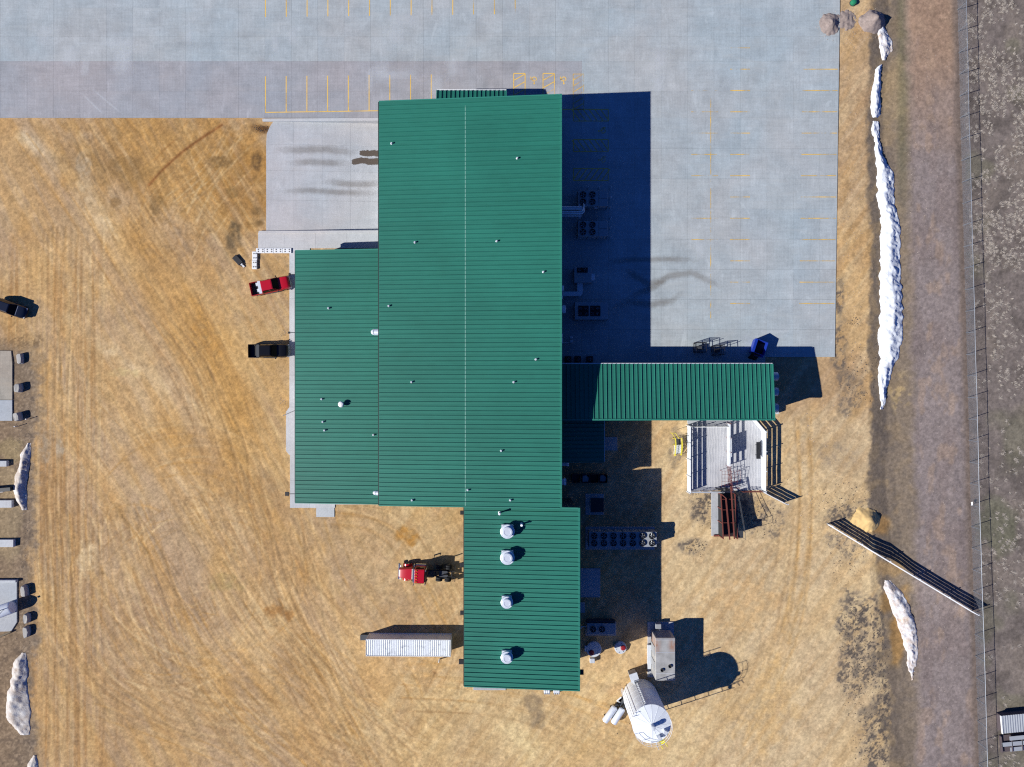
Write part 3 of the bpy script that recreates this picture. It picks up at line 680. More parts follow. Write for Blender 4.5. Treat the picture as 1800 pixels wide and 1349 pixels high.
# south annex
sx0, sx1, sy0, sy1, sz0, sz1 = -6.52, 9.03, -41.29, -16.76, 7.7, 9.0
sdk, szf = roof('south_annex_roof', sx0, sx1, sy0, sy1, sz0, sz1)
edge(sdk, (sx1, sy0-0.1), (sx1, sy1+0.05), sz1, sz1, 0.24); edge(sdk, (sx0, sy0), (sx1-0.13, sy0), sz0, sz1, 0.16); edge(sdk, (6.7, sy1), (sx1-0.13, sy1), szf(6.7, 0), sz1, 0.14)
edge(sdk, (sx0-0.06, sy0), (sx0-0.06, sy1), sz0-0.1, sz0-0.1, 0.12, 0.14, M_gut, 'gutter', 0)
MB().prism([(sx0+0.35, sy0+0.3), (sx1-0.3, sy0+0.3), (sx1-0.3, sy1-0.2), (sx0+0.35, sy1-0.2)], -0.3, lambda x, y: szf(x, y)-0.19).build('wall', M_wall, bld)
# east wing
wx0, wx1, wy0, wy1, wz0, wz1 = 6.35, 36.28, -4.99, 2.73, 5.8, 6.6
wdk, wzf = roof('east_wing_roof', wx0, wx1, wy0, wy1, wz0, wz1, 'y')
edge(wdk, (wx0, wy0), (wx1+0.05, wy0), wz1, wz1, 0.22); edge(wdk, (wx1, wy0+0.11), (wx1, wy1), wz1, wz0, 0.14); edge(wdk, (wx0, wy1+0.06), (wx1, wy1+0.06), wz0-0.05, wz0-0.05, 0.14, 0.14, M_galv, 'gutter', 0)
MB().prism([(wx0+0.2, wy0+0.3), (wx1-0.3, wy0+0.3), (wx1-0.3, wy1-0.3), (wx0+0.2, wy1-0.3)], -0.3, lambda x, y: wzf(x, y)-0.19).build('wall', M_wall, bld)
# low lean-to, south of the wing
edk, ezf = roof('lean_to_roof', 6.6, 13.07, -11.1, -5.15, 4.7, 4.1)
edge(edk, (6.6, -11.1), (13.0, -11.1), 4.7, 4.1, 0.14); edge(edk, (13.12, -11.1), (13.12, -5.2), 3.98, 3.98, 0.12, 0.14, M_galv, 'gutter', 0)
MB().prism([(6.5, -10.85), (12.8, -10.85), (12.8, -5.2), (6.5, -5.2)], -0.3, lambda x, y: ezf(x, y)-0.19).build('wall', M_wall, bld)
# entrance canopy on the north wall
cdk, czf = roof('canopy_roof', -10.65, -0.81, 38.4, 41.6, 4.0, 4.75, 'y')
edge(cdk, (-10.65, 41.66), (-0.81, 41.66), 3.95, 3.95, 0.16, 0.16, M_white, 'gutter', 0); edge(cdk, (-0.81, 38.45), (-0.81, 41.6), 4.75, 4.0, 0.14); edge(cdk, (-10.65, 38.45), (-10.65, 41.6), 4.75, 4.0, 0.14)
for x in (-10.3, -5.7, -1.2): MB().box(x-0.12, x+0.12, 41.1, 41.34, 0.0, 3.9).build('canopy_post', M_white, bld)
# dock doors and personnel doors (mostly hidden under the eaves)
for y in (24.5, 28.5, 32.5): MB().box(mx0+0.22, mx0+0.298, y-1.3, y+1.3, -1.0, 2.2).build('dock_door', M_white, bld)
for y in (-2, 9): MB().box(ax0+0.27, ax0+0.348, y-1.6, y+1.6, 0.12, 3.4).build('overhead_door', M_white, bld)
# vent pipes and roof hoods
def pipe(deck, zf, px, py, zg, h=0.32, r=0.09, mat=None):
    for _ in range(3):
        X, Y = P(px, py, zg); zg = zf(X, Y)+h*0.6
    z = zf(X, Y)
    m = MB().lathe([(r*1.9, -0.03), (r*1.7, 0.07), (r, 0.12), (r, h-0.07), (r*1.5, h-0.06), (r*1.2, h)], (X, Y, z), 10)
    return m.build('vent_pipe', mat or M_galv, deck, smooth=True)
for p in ((688, 252), (909, 278), (729, 426), (873, 424), (955, 478), (683, 538), (942, 632), (723, 672), (903, 672), (881, 793), (822, 862), (724, 880), (897, 880)): pipe(mdk, mzf, *p, 8.6)
for p in ((577, 542), (565, 702), (567, 742), (570, 757), (656, 765)): pipe(adk, azf, *p, 4.7)
pipe(sdk, szf, 878, 903, 8.4, 1.15, 0.11, M_white); pipe(sdk, szf, 917, 923, 8.4, 1.0, 0.12, M_white)
for (px, py, hw) in ((660, 584, 0.45), (662.5, 867, 0.32)):      # spun hoods sticking out of the clerestory wall
    X, Y = P(668, py, 6.3); X2 = P(px-5, py, 6.0)[0]
    m = MB().cyl((-18.0, Y, 6.35), (X2+0.35, Y, 6.25), hw, n=16).cyl((X2+0.35, Y, 6.25), (X2, Y, 6.05), hw, hw*0.75, n=16)
    m.build('wall_hood', M_alu, bld, smooth=True)
# ------------------------------------------------------------------ rooftop exhaust fans
def exhaust_fan(px, py, r, label):
    z = 8.2; X, Y = P(px, py, z+1.1); z = szf(X, Y)
    o = thing('exhaust_fan', label, 'exhaust fan', (X, Y, z), 0, 'upblast fans on the south roof'); k = r/0.96
    MB().box(-0.8*k, 0.8*k, -0.8*k, 0.8*k, -0.15, 0.35).build('curb', M_galv, o, bevel=0.02)
    MB().lathe([(0.55*k, 0.35), (0.78*k, 0.5), (0.78*k, 0.72), (0.96*k, 0.8), (0.96*k, 1.05), (0.90*k, 1.08), (0.80*k, 1.02)], n=28).build('wind_band', M_alu, o, smooth=True)
    MB().lathe([(0.70*k, 1.0), (0.70*k, 1.42), (0.66*k, 1.47), (0.45*k, 1.49), (0.43*k, 1.46), (0.05, 1.46)], n=28).build('motor_cap', M_alu, o, smooth=True)
exhaust_fan(892, 935, 0.96, 'round metal roof fan nearest the main hall, first of four on the south roof')
exhaust_fan(892, 981, 0.96, 'round metal roof fan second from the main hall on the south roof')
exhaust_fan(891, 1060, 0.82, 'smaller round metal roof fan third from the main hall on the south roof')
exhaust_fan(891, 1157, 0.82, 'smaller round metal roof fan nearest the south eave, last of four')
X, Y = P(600, 711, 5.2); o = thing('turbine_vent', 'small round white turbine vent alone on the west annex roof', 'roof vent', (X, Y, azf(X, Y)))
MB().lathe([(0.30, -0.04), (0.24, 0.1), (0.24, 0.35)], n=16).build('collar', M_galv, o, smooth=True); MB().lathe([(0.24, 0.35), (0.40, 0.5), (0.42, 0.62), (0.30, 0.80), (0.08, 0.86)], n=16).build('turbine', M_white, o, smooth=True)

# ------------------------------------------------------------------ mechanical yard (in the shade of the main hall)
def pad(x0, y0, x1, y1, name='concrete_pad', z=0.14, mat=None, zb=-0.2):
    a = P(x0, y1); b = P(x1, y0)
    o = MB().box(a[0], b[0], a[1], b[1], zb, z).build(name, mat or M_pad, None, bevel=0.015); tag(o, kind='structure'); return o
def fan_set(o, cx, cy, z, r, mat_blade=None):
    z = z+0.16
    MB().lathe([(r, z-0.16), (r*1.06, z+0.05), (r*0.97, z+0.05), (r*0.94, z-0.15)], (cx, cy, 0), 20, False).build('fan_ring', M_black, o, smooth=True)
    m = MB()
    for k in range(5):
        t = 2*math.pi*k/5+cx
        a = [(cx+rr*math.cos(t+d), cy+rr*math.sin(t+d), z-0.09+dz_) for rr, d, dz_ in ((0.18*r, -0.35, 0.03), (0.86*r, -0.20, 0.04), (0.86*r, 0.26, -0.03), (0.18*r, 0.4, -0.03))]
        b = [(x, y, q-0.015) for x, y, q in a]; m.hexa(b+a)
    m.lathe([(0.2*r, z-0.14), (0.2*r, z-0.02), (0.05, z)], (cx, cy, 0), 10); f = m.build('fan', mat_blade or M_alu, o)
    g = MB()
    for k in (0.45, 0.75): g.lathe([(r*k-0.012, z+0.035), (r*k, z+0.05), (r*k+0.012, z+0.035)], (cx, cy, 0), 16, False)
    for k in range(6):
        t = math.pi*k/6; g.beam((cx-r*math.cos(t), cy-r*math.sin(t), z+0.04), (cx+r*math.cos(t), cy+r*math.sin(t), z+0.04), 0.014, 0.014)
    g.build('fan_guard', M_black, o)
def unit_box(o, sx, sy, h, mat, name='cabinet', legs=0.2, holes=()):
    m = MB().box(-sx/2, sx/2, -sy/2, sy/2, legs, h); c = m.build(name, mat, o, bevel=0.02)
    f = MB()
    n = max(2, int(sx/1.1))
    for i in range(n+1):
        x = -sx/2+sx*i/n
        for s in (-1, 1): f.box(x-0.03, x+0.03, s*sy/2-0.02, s*sy/2+0.02, legs+0.05, h-0.06)
    f.build('panel_seam', M_dark, c)
    k = MB()
    for sx_ in (-1, 1):
        for i in (-1, 1): k.box(sx_*(sx/2-0.2)-0.08, sx_*(sx/2-0.2)+0.08, i*(sy/2-0.15)-0.08, i*(sy/2-0.15)+0.08, 0, legs+0.02)
    k.build('feet', M_dark, o)
    for (hx, hy, hr) in holes:       # dark recess discs carry the fans
        MB().lathe([(hr*0.92, h-0.05), (hr*0.92, h+0.010), (hr*0.2, h+0.012)], (hx, hy, 0), 18).build('fan_well', M_black, c)
    return c
def at(px, py, z): X, Y = P(px, py, z); return (X, Y, LZ)
for (py, lab, oy) in ((349.5, 'grey chiller with four fans on the lot, north one of two beside the pipes', 1), (402.5, 'grey chiller with four fans on the lot, south one of two beside the pipes', -1)):
    o = thing('chiller', lab, 'chiller', at(1042, py, 2.3), 0, 'chillers standing on the lot')
    unit_box(o, 4.25, 2.2, 2.3, M_unit, 'cabinet', 0.25, [(x, y, 0.44) for x in (-1.42, -0.08) for y in (-0.53, 0.53)])
    for x in (-1.42, -0.08):
        for y in (-0.53, 0.53): fan_set(o, x, y, 2.32, 0.42)
    MB().box(0.85, 0.9, -1.0, 1.0, 2.3, 2.315).box(0.95, 2.05, 0.0, 0.03, 2.3, 2.315).build('lid_seam', M_dark, o); MB().box(0.3, 0.75, -oy*1.14-0.12, -oy*1.14+0.12, 1.2, 1.6).build('junction_box', M_galv, o)
    nm = 'north' if oy > 0 else 'south'
    for (bx, by, bl) in ((1072, py-17, 'off the northeast corner of the %s chiller'), (1072, py, 'off the middle of the east side of the %s chiller'), (1072, py+17, 'off the southeast corner of the %s chiller'), (1052, py-oy*17, 'on the outer long side of the %s chiller, farther from the hall'), (1033, py-oy*17, 'on the outer long side of the %s chiller, nearer the hall')):
        b = P(bx, by); q = tag(MB().lathe([(0.09, 0), (0.09, 1.05), (0.05, 1.12)], n=10).build('bollard', M_galv, None, smooth=True, loc=(b[0], b[1], LZ)), 'thin steel bollard '+bl % nm, 'bollard', 'bollards around the chillers')
o = thing('pipe_rack', 'five pale insulated pipes bridging from the main hall to the chillers', 'pipes', (0, 0, LZ))
for k, py in enumerate((364.3, 367.7, 372.7, 376, 380)):
    a = P(980, py, 3.4); b = P(1022.5, py, 3.4); r = 0.11 if k < 4 else 0.07
    m = MB().cyl((5.5, a[1], 3.3), (b[0], b[1], 3.3), r, n=10)
    if k in (2, 3): m.tube([(b[0], b[1], 3.3), (b[0]+0.35, b[1]+(0.9 if k == 2 else 0.3), 3.3), (b[0]+0.35, b[1]+1.5, 2.2)], r*0.9, 8)
    else: m.cyl((b[0]-r, b[1], 3.35), (b[0]-r, b[1], 1.6), r*0.9, n=8)
    m.build('pipe', M_white, o, smooth=True)
a = P(1018, 372, 3.2); m = MB()
for s in (-0.9, 0.9): m.box(a[0]-0.05, a[0]+0.05, a[1]+s-0.05, a[1]+s+0.05, 0, 3.15)
m.box(a[0]-0.05, a[0]+0.05, a[1]-1.0, a[1]+1.0, 3.08, 3.18); m.build('support_frame', M_galv, o)
# air handler with elbow duct
o = thing('air_handler', 'grey air handler with an elbow duct running into the main hall', 'air handler', at(1024.5, 484, 1.7))
unit_box(o, 2.5, 2.2, 1.7, M_grey, 'cabinet', 0.12); MB().box(-0.85, 0.7, 0.35, 1.08, 1.68, 1.74).build('grille', M_black, o)
for x in (-0.45, 0.35): fan_set(o, x, 0.72, 1.76, 0.30)
MB().box(1.25, 1.75, -0.7, 0.25, 0.35, 1.25).build('side_hood', M_galv, o, bevel=0.02)
m = MB(); m.box(-0.75, 0.05, -2.35, -1.0, 0.5, 1.15); m.box(-2.95, -0.3, -2.95, -2.33, 0.5, 1.15)
m.prism([(-0.3, -2.95)]+[(-0.75+0.8*math.cos(t), -2.35+0.75*math.sin(t)) for t in (-1.5, -1.2, -0.9, -0.6, -0.3, 0)]+[(-0.3, -2.35)], 0.505, 1.145); m.build('duct', M_galv, o)
o = thing('condensing_unit', 'wide grey unit with two black square fan grilles on the lot', 'condenser', at(1039.5, 547, 1.9))
unit_box(o, 4.8, 2.5, 1.9, M_grey, 'cabinet', 0.12)
for x in (-1.15, 0.55):
    MB().box(x-0.75, x+0.75, -0.75, 0.75, 1.88, 1.94).build('grille', M_black, o)
    for dx in (-0.37, 0.37):
        for dy in (-0.37, 0.37): fan_set(o, x+dx, dy, 1.96, 0.30)
def wall_hood(px, py, w_, d, z, label, xw=6.2):
    X, Y = P(px, py, z)
    o = thing('wall_hood', label, 'duct hood', (xw, Y, z), 0, 'hoods on the east wall of the main hall')
    L = X+d/2-xw
    MB().box(0, L, -w_/2, w_/2, -0.3, 0.3).build('duct', M_white, o, bevel=0.03); MB().hexa([(L-0.3, -w_/2-.05, -0.6), (L+0.04, -w_/2-.05, -0.6), (L+0.04, w_/2+.05, -0.6), (L-0.3, w_/2+.05, -0.6), (L-0.3, -w_/2-.05, 0.33), (L+0.02, -w_/2-.05, 0.25), (L+0.02, w_/2+.05, 0.25), (L-0.3, w_/2+.05, 0.33)]).build('rain_cap', M_white, o)
wall_hood(989, 507, 0.55, 0.3, 4.5, 'small white wall hood above the elbow duct'); wall_hood(987.5, 523, 0.3, 0.2, 4.5, 'tiny wall hood south of the elbow duct')
wall_hood(990.5, 544, 0.95, 0.5, 4.5, 'largest white wall hood opposite the unit with black grilles'); wall_hood(987, 590, 0.45, 0.2, 4.5, 'upper small white wall hood north of the east wing'); wall_hood(987, 599, 0.5, 0.2, 4.5, 'lower small white wall hood north of the east wing')
wall_hood(997, 815, 0.6, 0.4, 3.6, 'white wall hood just south of the lean-to roof'); wall_hood(991, 847, 0.8, 0.6, 4.2, 'bluish white wall hood beside the row of bins')
o = thing('gas_meter', 'pale pipework with two small boxes by the wall north of the east wing', 'gas meter', at(1004, 597, 0.9))
MB().box(-0.2, 0.2, 0.1, 0.5, 0.4, 0.9).build('meter', M_tank, o, bevel=0.05); MB().box(-0.2, 0.2, -0.5, -0.1, 0.4, 0.9).build('meter', M_tank, o, bevel=0.05)
MB().tube([(0, -0.45, 0.0), (0, -0.45, 0.5), (-1.7, -0.5, 0.5)], 0.05, 8).tube([(0, 0.3, 0), (0, 0.3, 0.45)], 0.05).build('pipe', M_white, o)
# three dark compressors by the wing
pad(988, 622, 1052, 640, z=LZ+0.12)
for k, (px, lab) in enumerate(((999, 'dark compressor nearest the main hall beside the wing'), (1016, 'dark compressor in the middle of three beside the wing'), (1037, 'dark compressor farthest from the main hall beside the wing'))):
    o = thing('compressor', lab, 'compressor', at(px, 631.5, 1.0), 0, 'compressors beside the wing'); o.location[2] = LZ+0.12
    MB().box(-0.45, 0.45, -0.45, 0.45, 0, 0.95).build('casing', M_dark, o, bevel=0.04); fan_set(o, 0, 0, 0.97, 0.36)
# bins along the wall south of the lean-to
for k, (px, lab, mt) in enumerate(((1013, 'dark open bin nearest the wall in the row of four', M_dark), (1030, 'dark bin with blue-grey contents, second from the wall', M_dark), (1045, 'dark empty bin third from the wall', M_black), (1061, 'dark bin with a pale scrap inside, farthest from the wall', M_black))):
    X, Y = P(px, 842, 1.1); o = thing('waste_bin', lab, 'bin', (X, Y, GZ(X, Y)-0.02), 0, 'row of bins in the shade')
    for a in ((-0.58, 0.58, -0.62, -0.57), (-0.58, 0.58, 0.57, 0.62), (-0.58, -0.53, -0.57, 0.57), (0.53, 0.58, -0.57, 0.57)): MB().box(*a, 0.1, 1.1).build('side', mt, o)
    MB().box(-0.53, 0.53, -0.57, 0.57, 0.1, 0.16).build('bottom', mt, o); MB().box(-0.5, 0.5, -0.5, -0.4, 0, 0.1).box(-0.5, 0.5, 0.4, 0.5, 0, 0.1).build('skid', M_black, o)
    if k in (1, 3): MB().prism([(-0.5, -0.5), (0.4, -0.5), (0.5, 0.1), (0.1, 0.5), (-0.45, 0.4)], 0.16, 0.8 if k == 1 else 0.5).build('contents', M_unit, o, bevel=0.05)
pad(1029, 868, 1061, 905); X, Y = P(1050, 888, 1.4); o = thing('hopper', 'dark tilted hopper on a square pad beside the south annex', 'hopper', (X, Y, 0.14))
MB().hexa([(-0.6, -0.7, 0.3), (0.5, -0.7, 0.3), (0.5, 0.7, 0.3), (-0.6, 0.7, 0.3), (-1.0, -1.05, 1.4), (0.95, -1.05, 1.4), (0.95, 1.05, 1.4), (-1.0, 1.05, 1.4)]).build('body', M_dark, o, bevel=0.03); MB().box(-0.9, 0.85, -0.95, 0.95, 1.39, 1.42).build('lid', M_black, o); MB().box(-0.5, 0.4, -0.6, -0.5, 0, 0.32).box(-0.5, 0.4, 0.5, 0.6, 0, 0.32).build('skid', M_black, o)
pad(1020, 999, 1055, 1050); pad(1006, 1059, 1028, 1077); pad(1055, 768, 1085, 792); pad(832, 1195, 889, 1213, z=0.12)
# long condenser with fourteen fans
pad(1029, 926, 1150, 966)
o = thing('condenser_bank', 'long condenser with fourteen fans in two rows beside the south annex', 'condenser', (*P(1095, 948.5, 2.2), 0.14))
unit_box(o, 9.75, 2.15, 2.06, M_grey, 'cabinet', 0.35, [(-4.15+1.385*i, y, 0.44) for i in range(7) for y in (-0.53, 0.53)])
for i in range(7):
    for y in (-0.53, 0.53): fan_set(o, -4.15+1.385*i, y, 2.08, 0.43, M_galv)
MB().tube([(4.8, -0.7, 1.2), (5.4, -0.7, 1.2), (5.4, -0.7, 0)], 0.05).build('pipe', M_galv, o)
pad(1029, 1093, 1083, 1117); o = thing('condenser', 'small condenser with two fans near the round tank lids', 'condenser', (*P(1057, 1106, 1.5), 0.14))
unit_box(o, 4.1, 1.55, 1.36, M_grey, 'cabinet', 0.2, [(-1.2, 0, 0.42), (0.1, 0, 0.42)])
for x in (-1.2, 0.1): fan_set(o, x, 0, 1.38, 0.41, M_galv)
MB().tube([(-2.05, 0.1, 0.7), (-2.9, 0.1, 0.7), (-2.9, -0.1, 0.9), (-4.0, -0.1, 0.9)], 0.06).build('pipe', M_white, o); MB().box(-2.05, 2.05, 0.9, 1.05, 0, 1.1).build('coil', M_dark, o)
# round tank covers with red lids
for px, py, r, lx, ly, lab, box in ((1044, 1142, 1.12, -0.35, -0.45, 'larger round pale tank cover with a red lid, wholly in shade', 1), (1091, 1139.5, 0.88, 0.35, 0.05, 'smaller round pale tank cover with a red lid, half in sun', 0)):
    o = thing('tank_cover', lab, 'tank', (*P(px, py, 0.5), -0.05), 0, 'round tank covers')
    MB().lathe([(r, 0), (r, 0.5), (r*0.95, 0.55), (0.1, 0.58)], n=32).build('riser', M_tank, o, smooth=True); MB().lathe([(0.38, 0.53), (0.38, 0.68), (0.32, 0.72), (0.05, 0.72)], (lx, ly, 0), 18).build('lid', M_redlid, o, smooth=True)
    m = MB()
    for k in range(6): m.lathe([(0.05, 0.5), (0.05, 0.62)], (0.72*r*math.cos(k+.4), 0.72*r*math.sin(k+.4), 0), 8)
    m.build('bolt', M_dark, o)
    if box: MB().box(-0.6, 0.1, -1.95, -1.3, 0, 0.75).build('control_box', M_galv, o, bevel=0.03); MB().box(-1.35, -1.05, -0.3, 0.5, 0.1, 0.5).build('side_box', M_tank, o)

# ------------------------------------------------------------------ generator
pad(1138, 1093, 1184, 1190, z=0.16)
m_, t_, b_ = nodes_of('rust_streaked_panel'); v_ = world_pos(t_)
c_ = mixc(t_, maprange(t_, noise(t_, v_, 0.9, 6, 0.6), 0.35, 0.7), C(168, 167, 164), C(140, 139, 136))
gx, gy = P(1168, 1140, 3.5)
sp = N(t_, 'ShaderNodeSeparateXYZ'); t_.links.new(v_, sp.inputs[0])
hx = mathn(t_, 'ABSOLUTE', mathn(t_, 'SUBTRACT', sp.outputs[0], gx)); hy = mathn(t_, 'ABSOLUTE', mathn(t_, 'SUBTRACT', sp.outputs[1], gy+0.4))
k_ = mathn(t_, 'MULTIPLY', maprange(t_, hx, 0.35, 1.0), maprange(t_, hy, 1.3, 0.2)); k_ = mathn(t_, 'MULTIPLY', k_, maprange(t_, noise(t_, scaled(t_, v_, (2, 0.6, 1)), 1.4, 6, 0.7), 0.3, 0.6))
c_ = mixc(t_, mathn(t_, 'MULTIPLY', k_, 0.75), c_, C(158, 96, 52)); t_.links.new(c_, b_.inputs['Base Color']); b_.inputs['Roughness'].default_value = 0.6; M_gen = m_
o = thing('generator', 'big pale box generator with a rust-stained roof and two black exhaust holes', 'generator', (*P(1169.5, 1159, 3.5), 0.16))
MB().box(-1.4, 1.4, -3.05, 3.05, 0.25, 3.42).build('enclosure', M_gen, o, bevel=0.05); MB().box(-1.3, 1.3, -2.9, 2.9, 0, 0.25).build('base_frame', M_dark, o)
MB().box(-1.35, 1.35, 0.95, 1.0, 3.42, 3.445).box(-1.35, 1.35, -2.0, -1.95, 3.42, 3.445).box(-1.35, 1.35, 2.75, 2.8, 3.42, 3.445).build('roof_seam', M_galv, o)
for x, y in ((0.62, -0.95), (-0.5, -1.5)):
    MB().lathe([(0.24, 3.42), (0.24, 3.62), (0.20, 3.62), (0.19, 3.45)], (x, y, 0), 16).build('exhaust_pipe', M_dark, o, smooth=True); MB().lathe([(0.2, 3.43), (0.19, 3.46), (0.02, 3.46)], (x, y, 0), 16).build('exhaust_hole', M_black, o)
m = MB()
for k in range(8): m.box(-1.0, 1.0, 3.05, 3.12, 0.7+0.28*k, 0.84+0.28*k)
m.build('louvre', M_grey, o); MB().box(-1.47, -1.4, -1.8, -0.6, 0.6, 2.9).box(-1.47, -1.4, 0.3, 1.6, 0.6, 2.9).build('access_door', M_grey, o)
MB().box(-1.95, -1.45, -2.6, 0.9, -0.02, 0.5).build('fuel_tray', M_tank, o)
o = thing('transformer_cabinet', 'small grey cabinet on the generator pad north of the generator', 'cabinet', (*P(1157, 1101, 0.9), 0.16)); MB().box(-0.4, 0.4, -0.35, 0.35, 0, 0.95).build('body', M_unit, o, bevel=0.03); MB().lathe([(0.12, 0), (0.12, 0.5), (0.05, 0.55)], (0.25, -0.75, 0), 10).build('conduit', M_white, o)

# ------------------------------------------------------------------ silo and its pipework
HS = 8.3; RS = 2.55
sx, sy = P(1145, 1272.5, HS)
o = thing('silo', 'tall white round silo with cone roof, ladder and railings', 'silo', (sx, sy, 0.0))
m = MB(); m.lathe([(RS, 0.1), (RS, HS)], n=48); m.build('shell', M_silo, o, smooth=True)
m = MB()
for z in (1.6, 3.3, 5.0, 6.7): m.lathe([(RS-0.01, z-0.02), (RS+0.012, z), (RS-0.01, z+0.02)], n=48, caps=False)
m.build('hoop', M_silo, o, smooth=True)
for k in range(16):       # cone roof, one sheet between each pair of seams
    t0, t1 = 2*math.pi*k/16+0.012, 2*math.pi*(k+1)/16-0.012; tm = (t0+t1)/2; R = RS+0.1
    p = lambda r, t, z: (r*math.cos(t), r*math.sin(t), z)
    q = [p(0.22, t0, HS+0.50), p(R, t0, HS), p(R, tm, HS), p(R, t1, HS), p(0.22, t1, HS+0.50)]
    MB().add(q+[(x, y, z+0.05) for x, y, z in q], [(4, 3, 2, 1, 0), (5, 6, 7, 8, 9)]+[(i, (i+1) % 5, 5+(i+1) % 5, 5+i) for i in range(5)]).build('roof_sheet', M_silo, o)
    MB().beam(p(0.3, t0-0.012, HS+0.53), p(R, t0-0.012, HS+0.05), 0.04, 0.04).build('roof_seam', M_silo, o)
MB().lathe([(0.28, HS+0.4), (0.28, HS+1.25), (0.33, HS+1.26), (0.30, HS+1.36), (0.05, HS+1.42)], n=18).build('filler_cap', M_tank, o, smooth=True)
for a, r in ((-0.45, 1.95), (-1.05, 1.85)):
    x, y = r*math.cos(a), r*math.sin(a); MB().obox((x, y), 0.55, 0.5, HS+0.1, HS+0.75, a).build('hatch', M_tank, o, bevel=0.03)
m = MB(); a0, a1 = -2.6, 0.35
for zz in (0.55, 1.05): m.tube([((RS+0.05)*math.cos(a0+(a1-a0)*k/18), (RS+0.05)*math.sin(a0+(a1-a0)*k/18), HS+zz) for k in range(19)], 0.025, 5)
for k in range(0, 19, 3): m.cyl(((RS+0.05)*math.cos(a0+(a1-a0)*k/18), (RS+0.05)*math.sin(a0+(a1-a0)*k/18), HS-0.1), ((RS+0.05)*math.cos(a0+(a1-a0)*k/18), (RS+0.05)*math.sin(a0+(a1-a0)*k/18), HS+1.05), 0.03, n=6)
m.build('railing', M_white, o)
m = MB(); a = -1.02; c, s = math.cos(a), math.sin(a)
for k in (-0.35, 0.35): m.tube([((RS+0.05)*c-s*k, (RS+0.05)*s+c*k, HS), ((RS+0.05)*c-s*k, (RS+0.05)*s+c*k, HS+1.1), ((RS+0.6)*c-s*k, (RS+0.6)*s+c*k, HS+1.1)], 0.045, 6)
m.box((RS+0.35)*c-0.3, (RS+0.35)*c+0.3, (RS+0.35)*s-0.3, (RS+0.35)*s+0.3, HS-0.05, HS); m.build('safety_gate', M_yellow, o)
m = MB(); a = math.radians(158); c, s = math.cos(a), math.sin(a)     # ladder on the west side
for k in (-0.25, 0.25): m.cyl(((RS+0.45)*c-s*k, (RS+0.45)*s+c*k, 0.3), ((RS+0.45)*c-s*k, (RS+0.45)*s+c*k, HS+1.0), 0.035, n=6)
for z in np.arange(0.5, HS+0.9, 0.35): m.cyl(((RS+0.45)*c+s*0.25, (RS+0.45)*s-c*0.25, z), ((RS+0.45)*c-s*0.25, (RS+0.45)*s+c*0.25, z), 0.02, n=5)
lad = m.build('ladder', M_galv, o)
m = MB(); a = math.radians(108); c, s = math.cos(a), math.sin(a)
for z in np.arange(0.6, HS-0.5, 0.55): m.box((RS+0.10)*c-0.18, (RS+0.10)*c+0.18, (RS+0.10)*s-0.04, (RS+0.10)*s+0.04, z, z+0.06)
for k in (-0.16, 0.16): m.cyl(((RS+0.1)*c+k, (RS+0.1)*s, 0.2), ((RS+0.1)*c+k, (RS+0.1)*s, HS-0.3), 0.035, n=6)
m.build('cable_tray', M_white, o)
for a in (math.radians(112), math.radians(-75)):     # stand-off service pipes up the shell
    c, s = math.cos(a), math.sin(a); m = MB().cyl(((RS+0.6)*c, (RS+0.6)*s, 0.1), ((RS+0.6)*c, (RS+0.6)*s, HS+0.9), 0.06, n=8)
    for z in np.arange(1.0, HS, 1.4): m.cyl((RS*c, RS*s, z), ((RS+0.6)*c, (RS+0.6)*s, z), 0.035, n=6)
    m.build('service_pipe', M_galv, o)
o = thing('control_cabinet', 'grey control cabinet with fittings between the generator and the silo', 'cabinet', (*P(1114, 1190, 1.5), 0.0), math.radians(18))
MB().box(-0.55, 0.55, -0.55, 0.55, 0.25, 1.7).build('body', M_grey, o, bevel=0.03); MB().box(-0.6, 0.62, -0.6, 0.6, 1.7, 1.76).build('lid', M_tank, o, bevel=0.01); MB().box(-0.4, 0.4, -1.1, -0.56, 0.3, 1.1).cyl((-0.2, -1.0, 1.1), (-0.2, -1.0, 1.5), 0.12).build('valve', M_galv, o); MB().box(-0.5, 0.5, -0.5, 0.5, 0, 0.26).build('stand', M_black, o)
o = thing('pump_skid', 'cluttered dark pump skid with white fittings at the silo foot', 'pump', (*P(1096, 1233, 0.6), 0.0), math.radians(50))
MB().box(-1.0, 1.0, -0.4, 0.4, 0.05, 0.18).build('skid', M_black, o); MB().cyl((-0.8, 0, 0.45), (0.1, 0, 0.45), 0.26).build('motor', M_dark, o, smooth=True); MB().lathe([(0.3, 0.18), (0.34, 0.5), (0.2, 0.75)], (0.55, 0, 0), 14).build('pump_head', M_black, o, smooth=True); MB().tube([(0.55, 0, 0.7), (0.55, -0.6, 0.8), (0.2, -1.2, 0.8)], 0.09, 8).tube([(-0.5, 0.2, 0.5), (-0.5, 0.9, 0.9), (0.4, 0.9, 1.2)], 0.08, 8).build('pipe', M_white, o)
